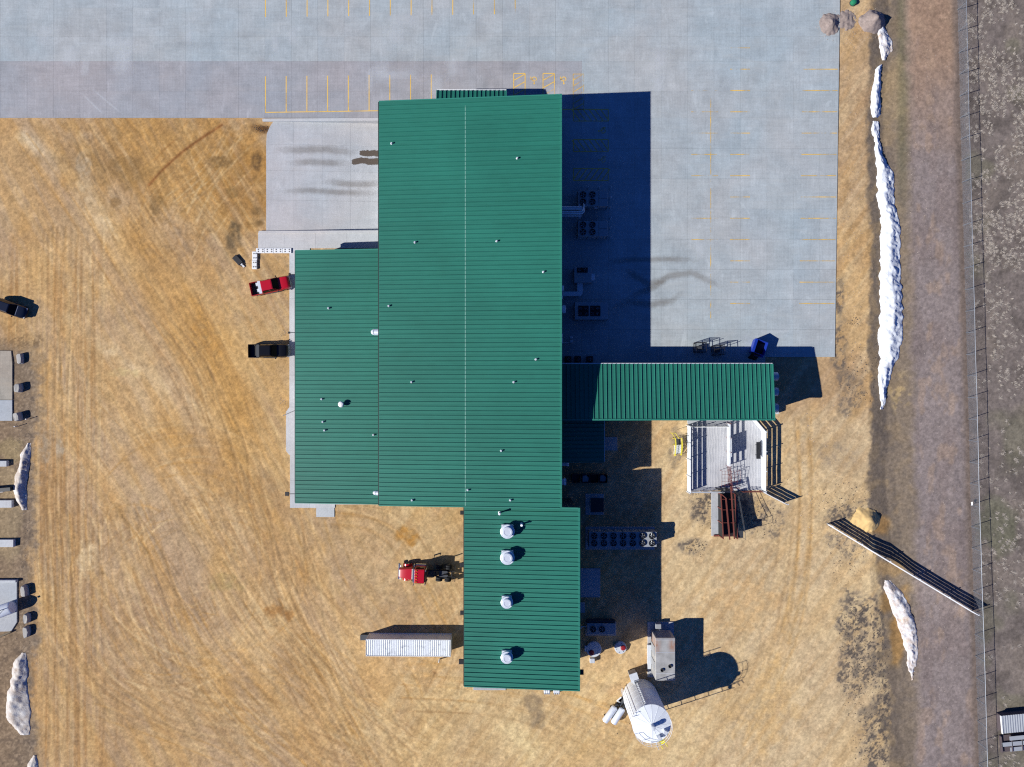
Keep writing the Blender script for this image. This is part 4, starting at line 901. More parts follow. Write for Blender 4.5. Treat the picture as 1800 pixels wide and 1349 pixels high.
for k, (x0, y0, x1, y1, lab) in enumerate(((1081, 1243, 1063, 1268, 'white lying cylinder tank farther from the silo, left of the pair'), (1094, 1246, 1078, 1271, 'white lying cylinder tank nearer the silo, right of the pair'))):
    a, b = P(x0, y0, 0.7), P(x1, y1, 0.7); an = math.atan2(b[1]-a[1], b[0]-a[0]); L = math.hypot(b[0]-a[0], b[1]-a[1])
    o = thing('gas_cylinder', lab, 'tank', (a[0], a[1], 0.0), an, 'pair of lying cylinder tanks')
    q = [(-0.12, 0.25), (0.0, 0.42), (0.12, 0.48), (L-0.1, 0.48), (L, 0.44), (L+0.05, 0.3)]
    MB().loft([[(x, r*math.cos(t), 0.75+r*math.sin(t)) for t in np.linspace(0, 2*math.pi, 20, endpoint=False)] for x, r in q]).build('drum', M_alu, o, smooth=True); MB().box(0.4, 0.55, -0.4, 0.4, 0, 0.45).box(L-0.6, L-0.45, -0.4, 0.4, 0, 0.45).build('cradle', M_black, o); MB().cyl((-0.12, 0, 0.75), (-0.45, 0, 0.75), 0.18).box(-0.6, -0.4, -0.25, 0.25, 0.5, 1.0).build('valve_head', M_black, o)

# ------------------------------------------------------------------ small fixtures at the walls
def arm_light(px, py, z, xw, label, sz=0.56):
    X, Y = P(px, py, z); o = thing('wall_light', label, 'wall light', (X, Y, z), 0, 'black box lights on the walls')
    MB().box(-sz/2, sz/2, -sz/2, sz/2, -0.12, 0.06).build('head', M_black, o, bevel=0.02); s = 1 if xw > X else -1
    MB().box(min(0, (xw-X))+(sz/2 if s > 0 else 0), max(0, (xw-X))-(sz/2 if s < 0 else 0), -0.05, 0.05, -0.06, 0.02).build('arm', M_dark, o)
arm_light(504.5, 868.5, 3.6, -30.3, 'black box light on a long arm at the south end of the west annex')
arm_light(812.5, 901.5, 6.8, -6.2, 'black box light on the south annex wall, nearest the main hall'); arm_light(812.5, 993, 6.8, -6.2, 'black box light on the south annex wall behind the red truck')
arm_light(812.5, 1077.5, 6.8, -6.2, 'black box light on the south annex wall above the container'); arm_light(811, 1163.5, 6.8, -6.2, 'black box light on the south annex wall below the container', 0.7)
arm_light(1021.5, 1182, 6.8, 8.7, 'black box light on the east wall of the south annex', 0.7); arm_light(508, 585, 3.4, -30.3, 'small dark light on an arm above the black pickup', 0.3); arm_light(509, 482.5, 3.4, -30.3, 'small dark light over the nose of the red pickup', 0.3)
a = P(497.5, 731, 2.6); o = tag(MB().beam((a[0], a[1], 2.6), (-30.4, P(519, 719, 3.6)[1], 3.5), 0.1, 0.1).build('strut', M_dark, None), 'thin dark diagonal strut sticking out from the west annex wall', 'strut')
for k, (px, py, lab) in enumerate(((1363, 662, 'pale wall fan shroud at the north end of the wing end wall'), (1363, 689, 'pale wall fan shroud in the middle of the wing end wall'), (1363, 717, 'pale wall fan shroud at the south end of the wing end wall'))):
    X, Y = P(px, py, 3.2); o = thing('wall_fan', lab, 'wall fan', (35.95, Y, 3.2), 0, 'fans on the wing end wall'); L = P(1366.5, py, 3.2)[0]-35.95
    MB().cyl((0, 0, 0), (L, 0, -0.1), 0.55, 0.62, n=20).build('shroud', M_tank, o, smooth=True); MB().lathe([(0.5, 0), (0.3, 0.02)], n=12).cyl((L-0.1, 0, 0), (L+0.01, 0, -0.02), 0.5, n=16).build('shutter', M_grey, o)
o = thing('cooling_unit', 'pale box unit on the ground at the wing corner by the pen', 'unit', (*P(1364.5, 722, 0.9), 0.0)); MB().box(-0.4, 0.35, -0.5, 0.5, 0.05, 1.0).build('cabinet', M_tank, o, bevel=0.03); MB().lathe([(0.3, 1.0), (0.3, 1.04), (0.1, 1.04)], n=14).build('fan_guard', M_black, o)
for px, lab in ((961.5, 'white slatted heat pump at the south wall, left of two'), (978.5, 'white slatted heat pump at the south wall, right of two')):
    X, Y = P(px, 1217, 0.8); o = thing('heat_pump', lab, 'heat pump', (X, Y, 0.0), 0, 'heat pumps at the south wall'); MB().box(-0.45, 0.45, -0.2, 0.25, 0.06, 0.8).build('cabinet', M_white, o, bevel=0.03)
    m = MB()
    for k in (-0.3, 0, 0.3): m.box(k-0.05, k+0.05, -0.34, 0.3, 0.8, 0.83)
    m.build('slat', M_alu, o); MB().box(-0.45, 0.45, -0.36, -0.22, 0.05, 0.7).build('grille', M_black, o)
# gravel heaps at downspouts are part of the soil; bollard by the container
X, Y = P(771.5, 1163, 0.8); tag(MB().lathe([(0.1, 0), (0.1, 1.0), (0.05, 1.1)], n=12).build('bollard', M_white, None, smooth=True, loc=(X, Y, 0)), 'short white bollard just south of the container', 'bollard')
X, Y = P(640, 1121, 0.5); o = thing('steel_box', 'low black steel box at the west end of the container', 'box', (X, Y, -0.02)); MB().box(-0.55, 0.55, -0.38, 0.38, 0.05, 0.5).build('body', M_black, o, bevel=0.02); MB().box(-0.57, 0.57, -0.4, 0.4, 0.5, 0.54).build('lid', M_dark, o)
# white interlocking blocks west of the walk
blk_me = MB().box(-0.64, 0.64, -0.36, 0.36, 0, 0.30).mesh('block', bevel=0.03); knob = MB().lathe([(0.11, 0.29), (0.10, 0.34), (0.07, 0.37), (0.02, 0.37)], n=10).mesh('knob', True)
M_blockw = pm('white_block_concrete', C(225, 226, 226), 0.85, var=0.08)
def block(px, py, rz, label):
    X, Y = P(px, py, 0.28); o = thing('concrete_block', label, 'block', (X, Y, -0.02), rz, 'white interlocking blocks by the sidewalk'); link('body', blk_me, M_blockw, o)
    for x in (-0.32, 0.32):
        for y in (-0.15, 0.15): link('knob', knob, M_stone, o, (x, y, 0))
for k in range(4): block(457.5+15.6*k, 440.8, 0, ('white block at the corner of the L', 'white block second along the top of the L', 'white block third along the top of the L', 'white block at the sidewalk end of the L')[k])
for k in range(2): block(447.6-0.6*k, 450+15.6*k, math.pi/2, ('white block below the corner of the L', 'white block at the free end of the L, nearest the red pickup')[k])
o = thing('tarp_box', 'black covered box with a bright white chute on bare dirt near the blocks', 'box', (*P(415.5, 456.5, 0.6), 0.0), math.radians(-47))
MB().box(-0.75, 0.75, -0.42, 0.42, 0.0, 0.26).build('body', M_black, o, bevel=0.06); MB().box(0.75, 1.05, -0.3, 0.3, 0.0, 0.22).build('end_cap', M_dark, o, bevel=0.04); MB().hexa([(0.8, -0.12, 0.2), (1.4, -0.12, 0.06), (1.4, 0.12, 0.06), (0.8, 0.12, 0.2), (0.8, -0.12, 0.26), (1.4, -0.12, 0.12), (1.4, 0.12, 0.12), (0.8, 0.12, 0.26)]).build('chute', M_white, o)

# ------------------------------------------------------------------ container
CL, CW, CH = 12.19, 2.44, 2.6
o = thing('shipping_container', 'long white corrugated shipping container parked west of the south annex', 'container', (*P(717.5, 1139.5, 2.6), 0.0), math.radians(-0.4))
m = MB()
n = 44
def corr(n, L):
    pts = []
    for i in range(n):
        x = -L/2+0.12+(L-0.24)*i/n; p = (L-0.24)/n; pts += [(x, 0), (x+p*0.35, 0), (x+p*0.5, 1), (x+p*0.85, 1)]
    pts.append((L/2-0.12, 0)); return pts
pts = corr(n, CL); vs_ = []; d = 0.05
for x, k in pts: vs_ += [(x, -CW/2+0.10, CH-0.05+d*k*0.9-0.02), (x, CW/2-0.10, CH-0.05+d*k*0.9-0.02)]
MB().add(vs_, [(2*i, 2*i+2, 2*i+3, 2*i+1) for i in range(len(pts)-1)]).build('roof', pm('container_white', C(222, 226, 228), 0.5, var=0.05, dirt=C(96, 98, 98), dirt_amt=0.3, dirt_scale=1.2), o)
for s in (-1, 1):
    vs_ = []
    for x, k in pts: vs_ += [(x, s*(CW/2-0.06+0.04*k), 0.18), (x, s*(CW/2-0.06+0.04*k), CH-0.08)]
    MB().add(vs_, [(2*i, 2*i+2, 2*i+3, 2*i+1) for i in range(len(pts)-1)]).build('side', MATS['container_white'], o)
    MB().box(-CL/2, CL/2, s*CW/2-0.06 if s > 0 else -CW/2, CW/2 if s > 0 else -CW/2+0.06, CH-0.1, CH).build('top_rail', M_white, o); MB().box(-CL/2, CL/2, s*CW/2-0.08 if s > 0 else -CW/2, CW/2 if s > 0 else -CW/2+0.08, 0.02, 0.18).build('bottom_rail', M_white, o)
    MB().box(s*CL/2-0.06 if s > 0 else -CL/2, CL/2 if s > 0 else -CL/2+0.06, -CW/2+0.06, CW/2-0.06, 0.05, CH-0.02).build('end_wall' if s > 0 else 'door_wall', M_white, o)
    for q in (-1, 1): MB().obox((s*(CL/2-0.09), q*(CW/2-0.09)), 0.19, 0.19, 0, CH+0.015).build('corner_post', M_galv, o)
for y in (-0.9, -0.3, 0.3, 0.9): MB().cyl((-CL/2-0.04, y, 0.2), (-CL/2-0.04, y, CH-0.1), 0.03, n=6).build('lock_rod', M_galv, o)
MB().box(-CL/2+0.06, CL/2-0.06, -CW/2+0.08, CW/2-0.08, 0.1, 0.2).build('floor', M_dark, o)

# ------------------------------------------------------------------ vehicles
def wheel(o, x, y, r, w_, name='wheel'):
    s = 1 if y > 0 else -1
    t = MB().loft([[(x+q*math.cos(a), y+yy, r+q*math.sin(a)) for a in np.linspace(0, 2*math.pi, 20, endpoint=False)] for yy, q in ((-w_/2, r*0.9), (-w_/2+0.03, r), (w_/2-0.03, r), (w_/2, r*0.9))]).build(name, M_rub, o, smooth=True)
    MB().cyl((x, y+s*(w_/2-0.03), r), (x, y+s*(w_/2+0.012), r), r*0.6, n=14).build('rim', M_chrome, t, smooth=True)
def sec(x, w0, w1, z0, z1, z2, ch=0.08):     # rounded car cross-section
    return [(x, -w0+ch, z0), (x, w0-ch, z0), (x, w0, z0+ch), (x, w1, z1), (x, w1-ch*1.4, z2), (x, -w1+ch*1.4, z2), (x, -w1, z1), (x, -w0, z0+ch)]
def pickup(label, px, py, rz, paint, toolbox_mat, z=0.05):
    o = thing('pickup_truck', label, 'pickup truck', (*P(px, py, 1.0), z), rz, 'pickups parked at the west annex')
    MB().loft([sec(1.35, 0.97, 0.95, 0.42, 0.95, 1.12), sec(1.75, 0.98, 0.95, 0.42, 0.98, 1.15), sec(2.45, 0.97, 0.92, 0.42, 0.98, 1.12), sec(2.78, 0.90, 0.84, 0.45, 0.95, 1.04), sec(2.86, 0.82, 0.78, 0.5, 0.85, 0.95)]).build('hood', paint, o, smooth=True)
    MB().loft([sec(-1.12, 0.98, 0.96, 0.42, 1.0, 1.18), sec(0.2, 0.98, 0.96, 0.42, 1.0, 1.18), sec(1.4, 0.97, 0.95, 0.42, 0.98, 1.14)]).build('body', paint, o, smooth=True)
    cab = [[(1.38, -0.86, 1.13), (1.38, 0.86, 1.13), (0.58, 0.70, 1.84), (0.58, -0.70, 1.84)], ]
    def ring(x, z, w_, c=0.1): return [(x, -w_, z), (x, w_, z)]
    b0 = [(-1.12, -0.90, 1.14), (1.36, -0.90, 1.12), (1.36, 0.90, 1.12), (-1.12, 0.90, 1.14)]; t0 = [(-1.0, -0.71, 1.84), (0.60, -0.71, 1.84), (0.60, 0.71, 1.84), (-1.0, 0.71, 1.84)]
    MB().hexa(b0+t0).build('greenhouse', M_glass, o, bevel=0.05)
    MB().hexa([(-1.06, -0.745, 1.80), (0.66, -0.745, 1.80), (0.66, 0.745, 1.80), (-1.06, 0.745, 1.80), (-0.98, -0.67, 1.89), (0.52, -0.67, 1.89), (0.52, 0.67, 1.89), (-0.98, 0.67, 1.89)]).build('cab_roof', paint, o, bevel=0.05, seg=2)
    for s in (-1, 1):
        m = MB()
        for xb, xt in ((1.34, 0.60), (0.12, 0.02), (-1.1, -0.98)): m.beam((xb, s*0.915, 1.13), (xt, s*0.735, 1.83), 0.09, 0.10)
        m.build('pillar', paint, o)
        MB().box(-2.84, -1.12, s*0.98-0.05 if s > 0 else -0.98-0.05+0.05, 0.98 if s > 0 else -0.90, 0.5, 1.26).build('bed_side', paint, o, bevel=0.04)
        m = MB().beam((1.2, s*0.93, 1.1), (1.15, s*1.12, 1.16), 0.1, 0.08).box(1.05, 1.22, min(s*1.06, s*1.24), max(s*1.06, s*1.24), 1.06, 1.30); m.build('mirror', M_black, o, bevel=0.03)
        MB().box(2.70, 2.84, min(s*0.55, s*0.86), max(s*0.55, s*0.86), 0.78, 0.94).build('headlight', M_lamp, o, bevel=0.03); MB().box(-2.88, -2.82, min(s*0.78, s*0.95), max(s*0.78, s*0.95), 0.7, 1.1).build('tail_light', M_tail, o)
        for x in (1.95, -1.95): wheel(o, x, s*0.86, 0.40, 0.27)
        MB().box(-0.9, 1.1, min(s*0.96, s*1.06), max(s*0.96, s*1.06), 0.38, 0.44).build('running_board', M_dark, o)
        MB().hexa([(-0.95, s*0.925-0.012, 1.20), (0.95, s*0.925-0.012, 1.19), (0.95, s*0.925+0.012, 1.19), (-0.95, s*0.925+0.012, 1.20), (-0.9, s*0.762-0.012, 1.76), (0.55, s*0.762-0.012, 1.76), (0.55, s*0.762+0.012, 1.76), (-0.9, s*0.762+0.012, 1.76)]).build('side_window', M_glass, o)
    MB().box(-2.86, -2.79, -0.90, 0.90, 0.55, 1.24).build('tailgate', paint, o, bevel=0.02); MB().box(-2.8, -1.12, -0.92, 0.92, 0.62, 0.70).build('bed_floor', M_black, o)
    MB().box(-1.6, -1.16, -0.93, 0.93, 1.14, 1.36).build('tool_box', toolbox_mat, o, bevel=0.03); MB().box(-2.98, -2.84, -0.9, 0.9, 0.45, 0.62).build('rear_bumper', M_dark, o, bevel=0.03); MB().box(2.76, 2.97, -0.93, 0.93, 0.45, 0.72).build('front_bumper', M_chrome, o, bevel=0.05); MB().box(2.80, 2.875, -0.52, 0.52, 0.72, 0.93).build('grille', M_black, o)
    return o
r_ = pickup('red crew-cab pickup with a grey toolbox in its bed, parked at an angle', 474.5, 502.5, math.radians(12), M_red, M_alu)
for x, y in ((-1.75, 0.55), (-1.72, -0.35)): MB().box(x-0.15, x+0.1, y-0.25, y+0.2, 0.7, 1.25).build('cargo', M_galv, r_)
pickup('black pickup with a dark toolbox parked square to the west annex', 471.5, 617, math.radians(0.8), M_blk, M_dark)
# dark car at the left edge
o = thing('parked_car', 'dark navy car at the left edge of the dirt yard', 'car', (*P(17, 542, 0.9), 0.02), math.radians(-19))
MB().loft([sec(-2.4, 0.85, 0.80, 0.4, 0.85, 1.0), sec(-1.9, 0.93, 0.90, 0.35, 0.95, 1.1), sec(0.9, 0.94, 0.91, 0.35, 0.95, 1.08), sec(1.9, 0.92, 0.86, 0.35, 0.88, 1.0), sec(2.3, 0.82, 0.74, 0.38, 0.75, 0.88), sec(2.45, 0.66, 0.6, 0.45, 0.65, 0.72)]).build('body', M_navy, o, smooth=True)
MB().hexa([(-2.2, -0.82, 1.05), (1.15, -0.82, 1.05), (1.15, 0.82, 1.05), (-2.2, 0.82, 1.05), (-1.7, -0.64, 1.62), (0.3, -0.64, 1.62), (0.3, 0.64, 1.62), (-1.7, 0.64, 1.62)]).build('greenhouse', M_glass, o, bevel=0.06)
MB().hexa([(-1.8, -0.68, 1.58), (0.36, -0.68, 1.58), (0.36, 0.68, 1.58), (-1.8, 0.68, 1.58), (-1.7, -0.6, 1.68), (0.22, -0.6, 1.68), (0.22, 0.6, 1.68), (-1.7, 0.6, 1.68)]).build('car_roof', M_navy, o, bevel=0.04); MB().box(1.16, 1.22, -0.75, 0.75, 1.04, 1.075).build('wiper_cowl', M_chrome, o)
for s in (-1, 1):
    for x in (1.5, -1.5): wheel(o, x, s*0.82, 0.35, 0.24)
    MB().box(2.2, 2.42, min(s*0.5, s*0.78), max(s*0.5, s*0.78), 0.66, 0.8).build('headlight', M_lamp, o, bevel=0.03); MB().box(0.75, 0.92, min(s*0.92, s*1.1), max(s*0.92, s*1.1), 1.02, 1.18).build('mirror', M_navy, o, bevel=0.03); MB().beam((1.15, s*0.84, 1.08), (0.32, s*0.67, 1.60), 0.07, 0.07).build('pillar', M_navy, o)
MB().box(2.36, 2.50, -0.5, 0.5, 0.4, 0.6).build('grille', M_black, o, bevel=0.03)
# red road tractor
o = thing('semi_truck', 'red road tractor without a trailer parked facing away from the south annex', 'truck', (*P(750, 1009, 1.4), 0.0), math.radians(180-2.5))
MB().loft([[(x, -w_+0.15, 0.75), (x, w_-0.15, 0.75), (x, w_, 0.95), (x, w_, zt-0.25), (x, w_-0.18, zt), (x, -w_+0.18, zt), (x, -w_, zt-0.25), (x, -w_, 0.95)] for x, w_, zt in ((2.05, 0.95, 1.98), (2.8, 0.86, 1.92), (3.6, 0.74, 1.80), (4.0, 0.66, 1.66))]).build('hood', M_red, o, smooth=True)
MB().box(4.0, 4.08, -0.55, 0.55, 0.8, 1.6).build('grille', M_chrome, o, bevel=0.02); MB().box(4.0, 4.28, -1.18, 1.18, 0.42, 0.78).build('front_bumper', M_chrome, o, bevel=0.05)
MB().loft([[(x, -1.08, 0.85), (x, 1.08, 0.85), (x, 1.12, 1.8), (x, 0.98, zt), (x, -0.98, zt), (x, -1.12, 1.8)] for x, zt in ((0.15, 2.92), (1.55, 2.95), (1.62, 2.75))]).build('cab', M_red, o, bevel=0.06)
MB().hexa([(1.60, -1.0, 1.95), (2.12, -0.98, 1.95), (2.12, 0.98, 1.95), (1.60, 1.0, 1.95), (1.60, -0.9, 2.68), (1.72, -0.9, 2.68), (1.72, 0.9, 2.68), (1.60, 0.9, 2.68)]).build('windshield', M_glass, o, bevel=0.02); MB().box(1.58, 1.86, -0.95, 0.95, 2.72, 2.80).build('sun_visor', M_chrome, o, bevel=0.02)
for k in (-0.8, -0.4, 0, 0.4, 0.8): MB().box(1.2, 1.42, k-0.06, k+0.06, 2.94, 3.02).build('marker_lamp', pm('amber_lens', C(200, 120, 30), 0.3), o)
for s in (-1, 1):
    MB().loft([[(2.95+0.66*math.cos(a)*k, y, 0.5+0.66*math.sin(a)*k) for a in np.linspace(0.05, math.pi-0.05, 10) for k in (1,)]+[(2.95+0.58*math.cos(a), y, 0.5+0.58*math.sin(a)) for a in np.linspace(math.pi-0.05, 0.05, 10)] for y in (s*0.72, s*1.20)]).build('fender', M_red, o, smooth=True)
    wheel(o, 2.95, s*1.03, 0.5, 0.3)
    for x in (-1.75, -3.05):
        wheel(o, x, s*1.06, 0.5, 0.28); wheel(o, x, s*0.74, 0.5, 0.28)
    MB().cyl((-0.05, s*0.98, 0.9), (-0.05, s*0.98, 3.5), 0.085, n=12).build('exhaust_stack', M_chrome, o, smooth=True); MB().cyl((0.2, s*0.98, 0.72), (1.7, s*0.98, 0.72), 0.3, n=16).build('fuel_tank', M_chrome, o, smooth=True)
    m = MB().beam((1.75, s*1.1, 2.5), (1.75, s*1.42, 2.5), 0.04, 0.04).beam((1.75, s*1.1, 1.9), (1.75, s*1.42, 1.9), 0.04, 0.04).box(1.70, 1.78, min(s*1.34, s*1.52), max(s*1.34, s*1.52), 1.85, 2.55); m.build('mirror', M_chrome, o)
    MB().box(-4.1, 2.0, s*0.42-0.05, s*0.42+0.05, 0.75, 0.98).build('frame_rail', M_black, o); MB().box(-4.12, -4.06, min(s*0.5, s*1.2), max(s*0.5, s*1.2), 0.25, 0.85).build('mud_flap', M_black, o)
    MB().box(0.3, 1.5, s*1.115-0.006, s*1.115+0.006, 1.95, 2.55).build('side_window', M_glass, o); MB().box(3.75, 3.95, min(s*0.75, s*1.05), max(s*0.75, s*1.05), 0.95, 1.2).build('headlight', M_lamp, o, bevel=0.03)
MB().prism([(-2.95, -0.45), (-1.85, -0.45), (-1.75, -0.2), (-1.75, 0.2), (-1.85, 0.45), (-2.95, 0.45), (-3.1, 0.12), (-2.5, 0.08), (-2.5, -0.08), (-3.1, -0.12)], 1.08, 1.2).build('fifth_wheel', M_dark, o)
m = MB()
for x in (-0.6, -1.2, -3.6): m.box(x-0.08, x+0.08, -0.37, 0.37, 0.78, 0.95)
m.build('cross_member', M_black, o); MB().box(-0.95, -0.15, -0.37, 0.37, 0.98, 1.03).build('deck_plate', M_dark, o); MB().tube([(0.1, 0.1, 2.0), (-0.6, 0.15, 1.6), (-1.6, 0.05, 1.35)], 0.03, 6).build('air_line', M_dark, o)
for x in (-1.75, -3.05): MB().cyl((x, -0.7, 0.5), (x, 0.7, 0.5), 0.1, n=10).build('axle', M_black, o)
MB().hexa([(-0.02, -1.08, 0.9), (0.14, -1.08, 0.9), (0.14, 1.08, 0.9), (-0.02, 1.08, 0.9), (0.06, -0.9, 2.6), (0.14, -0.9, 2.6), (0.14, 0.9, 2.6), (0.06, 0.9, 2.6)]).build('rear_wall', M_dark, o)
# ------------------------------------------------------------------ dumpster and wire carts on the lot
o = thing('dumpster', 'open blue steel dumpster tipped beside the end of the east wing', 'dumpster', (*P(1336, 611, 1.5), LZ), math.radians(-18))
for nm, q in (('front_wall', [(-0.9, -0.95, 0.1), (-0.85, -0.95, 0.1), (-0.85, 0.95, 0.1), (-0.9, 0.95, 0.1), (-1.15, -1.0, 1.9), (-1.08, -1.0, 1.9), (-1.08, 1.0, 1.9), (-1.15, 1.0, 1.9)]),
              ('rear_wall', [(0.85, -0.95, 0.1), (0.9, -0.95, 0.1), (0.9, 0.95, 0.1), (0.85, 0.95, 0.1), (0.85, -1.0, 1.5), (0.92, -1.0, 1.5), (0.92, 1.0, 1.5), (0.85, 1.0, 1.5)])):
    MB().hexa(q).build(nm, M_blue, o)
for s in (-1, 1): MB().hexa([(-0.86, s*0.97-0.03, 0.1), (0.86, s*0.97-0.03, 0.1), (0.86, s*0.97+0.03, 0.1), (-0.86, s*0.97+0.03, 0.1), (-1.09, s*0.98-0.03, 1.9), (0.86, s*0.98-0.03, 1.5), (0.86, s*0.98+0.03, 1.5), (-1.09, s*0.98+0.03, 1.9)]).build('side_wall', M_blue, o)
MB().box(-0.86, 0.86, -0.94, 0.94, 0.1, 0.16).build('bottom', M_black, o); MB().box(-0.8, 0.8, -0.8, 0.8, 0.16, 0.6).build('trash', M_black, o, bevel=0.1)
MB().hexa([(-1.16, -1.0, 1.88), (-0.75, -1.0, 1.80), (-0.75, 1.0, 1.80), (-1.16, 1.0, 1.88), (-1.16, -1.0, 1.94), (-0.75, -1.0, 1.86), (-0.75, 1.0, 1.86), (-1.16, 1.0, 1.94)]).build('ledge', M_blue, o); MB().box(-0.4, 0.95, -1.3, -1.02, 1.0, 1.1).build('lift_pocket', M_blue, o)
MB().hexa([(-0.8, -1.05, 1.3), (0.4, -1.05, 1.3), (0.4, -1.0, 1.3), (-0.8, -1.0, 1.3), (-0.9, -1.9, 0.4), (0.3, -1.9, 0.4), (0.3, -1.85, 0.4), (-0.9, -1.85, 0.4)]).build('hanging_lid', M_black, o)
def wire_cart(px, py, rz, lab):
    o = thing('wire_cart', lab, 'wire cart', (*P(px, py, 1.2), LZ), rz, 'black wire carts beside the wing')
    m = MB()
    for x in (-0.75, 0.75):
        for y in (-0.7, 0.7): m.box(x-0.03, x+0.03, y-0.03, y+0.03, 0.12, 1.75)
    for z in (0.2, 0.95, 1.7):
        for y in (-0.7, 0.7): m.box(-0.75, 0.75, y-0.025, y+0.025, z-0.025, z+0.025)
        for x in (-0.75, 0.75): m.box(x-0.025, x+0.025, -0.7, 0.7, z-0.025, z+0.025)
    m.build('frame', M_black, o); m = MB()
    for k in range(9):
        y = -0.6+0.15*k; m.box(-0.74, 0.74, y-0.012, y+0.012, 0.2, 0.224)
    for k in range(8):
        x = -0.62+0.18*k
        for y in (-0.7, 0.7): m.box(x-0.012, x+0.012, y-0.012, y+0.012, 0.2, 1.7)
    m.build('mesh_side', M_black, o); MB().tube([(-0.8, 0.1, 1.7), (-0.2, 0.15, 1.75), (0.4, 0.3, 1.8), (1.1, 0.55, 1.85)], 0.04).build('handle', M_black, o)
    for x in (-0.6, 0.6):
        for y in (-0.6, 0.6): MB().cyl((x-0.03, y, 0.08), (x+0.03, y, 0.08), 0.08, n=10).build('caster', M_rub, o)
    MB().box(-0.25, 0.3, -0.3, 0.25, 0.25, 0.9).build('load', M_dark, o)
wire_cart(1231, 611, 0.0, 'black wire cart nearer the main hall beside the wing'); wire_cart(1263, 616, math.radians(4), 'black wire cart nearer the blue dumpster beside the wing')

# ------------------------------------------------------------------ cattle pen with grooved slab
m_, t_, b_ = nodes_of('grooved_concrete'); v_ = world_pos(t_)
wv = N(t_, 'ShaderNodeTexWave', wave_type='BANDS', bands_direction='X'); wv.inputs['Scale'].default_value = 0.75; wv.inputs['Distortion'].default_value = 7.0; wv.inputs['Detail'].default_value = 2.5; wv.inputs['Detail Scale'].default_value = 0.5; t_.links.new(v_, wv.inputs['Vector'])
c_ = mixc(t_, maprange(t_, noise(t_, v_, 0.8, 6, 0.6), 0.35, 0.7), C(182, 182, 184), C(166, 167, 170)); c_ = mixc(t_, maprange(t_, wv.outputs['Fac'], 0.82, 0.97, 0, 0.35), c_, C(222, 220, 216)); c_ = mixc(t_, maprange(t_, noise(t_, v_, 5, 5, 0.7), 0.64, 0.74, 0, 0.5), c_, C(150, 150, 150))
t_.links.new(c_, b_.inputs['Base Color']); b_.inputs['Roughness'].default_value = 0.85; bump(t_, b_, wv.outputs['Fac'], 0.3, 0.03); M_groove = m_
penf = MB().prism([P(x, y) for x, y in [(1209, 736), (1322, 736), (1340, 758), (1338, 862), (1209, 863)]], -0.3, 0.10).build('pen_floor', M_groove); tag(penf, kind='structure')
pad(1208, 737, 1274, 745, z=0.13)
def plank_fence(name, label, pts, hgt=2.0, n=4, pw=0.37, clear=0.12, zb=None, mat=None, posts=None, group=None, post_sp=2.6, thick=0.05, side=1, post_mat=None):
    mat = mat or M_board; zb = zb or (lambda x, y: 0.08)
    o = thing(name, label, 'fence', (pts[0][0], pts[0][1], 0), 0, group)
    ox, oy = pts[0]
    gap = (hgt-clear-n*pw)/max(1, n-1)
    for a, b in zip(pts[:-1], pts[1:]):
        L = math.hypot(b[0]-a[0], b[1]-a[1]); d = ((b[0]-a[0])/L, (b[1]-a[1])/L); k = max(1, int(round(L/post_sp)))
        for i in range(k):
            p0 = (a[0]+d[0]*L*i/k-ox, a[1]+d[1]*L*i/k-oy); p1 = (a[0]+d[0]*L*(i+1)/k-ox, a[1]+d[1]*L*(i+1)/k-oy)
            z0 = zb(p0[0]+ox, p0[1]+oy); z1 = zb(p1[0]+ox, p1[1]+oy)
            for j in range(n):
                zc = clear+pw/2+(pw+gap)*j
                MB().beam((p0[0], p0[1], z0+zc), (p1[0], p1[1], z1+zc), thick, pw).build('plank', mat, o)
        for i in range(k+1):
            q = (a[0]+d[0]*L*i/k-ox-side*d[1]*0.09, a[1]+d[1]*L*i/k-oy+side*d[0]*0.09); z0 = zb(q[0]+ox, q[1]+oy)
            MB().obox(q, 0.11, 0.11, z0-0.4, z0+hgt+0.10, math.atan2(d[1], d[0])).build('post', post_mat or M_galv, o)
    return o
pz = lambda x, y: 0.10
plank_fence('pen_fence', 'white plank fence along the west side of the cattle pen', [P(1207.5, 748), P(1207.5, 864)], 2.0, zb=pz, side=-1)
plank_fence('pen_fence', 'white plank fence along the east side of the pen with a clipped corner', [P(1312, 728), P(1337.5, 758), P(1337, 860)], 2.0, zb=pz)
plank_fence('pen_gate', 'white plank gate swung open beyond the southeast corner of the pen', [P(1338, 864), P(1376, 884)], 1.9, zb=lambda x, y: GZ(x, y), post_sp=4)
def pipe_fence(label, a, b, hgt=1.7, n=5, mat=None, z0=0.1, r=0.03, vert=3, name='pipe_rail', panel=None):
    o = thing(name, label, 'fence', (a[0], a[1], z0)); L = math.hypot(b[0]-a[0], b[1]-a[1]); o.rotation_euler[2] = math.atan2(b[1]-a[1], b[0]-a[0]); mat = mat or M_galv
    for j in range(n): MB().cyl((0, 0, 0.3+(hgt-0.3)*j/(n-1)), (L, 0, 0.3+(hgt-0.3)*j/(n-1)), r, n=7).build('rail', mat, o)
    for i in range(vert+1): MB().cyl((L*i/vert, 0.045, -0.2), (L*i/vert, 0.045, hgt), r*1.4, n=8).build('post', mat, o)
    if panel: MB().box(panel[0]*L, panel[1]*L, -0.09, -0.06, panel[2], panel[3]).build('sheet_panel', M_dark, o)
    return o
pipe_fence('thin pipe rail along the south edge of the pen floor, west half', P(1211, 864), P(1268, 864), 1.3, 4, vert=3); pipe_fence('thin pipe rail along the south edge of the pen floor, east half', P(1300, 863), P(1336, 863), 1.3, 4, M_rust, vert=2)
pipe_fence('white rail across the north edge of the pen west bay', P(1212, 750), P(1274, 750), 1.5, 4, M_white, vert=3, r=0.05)
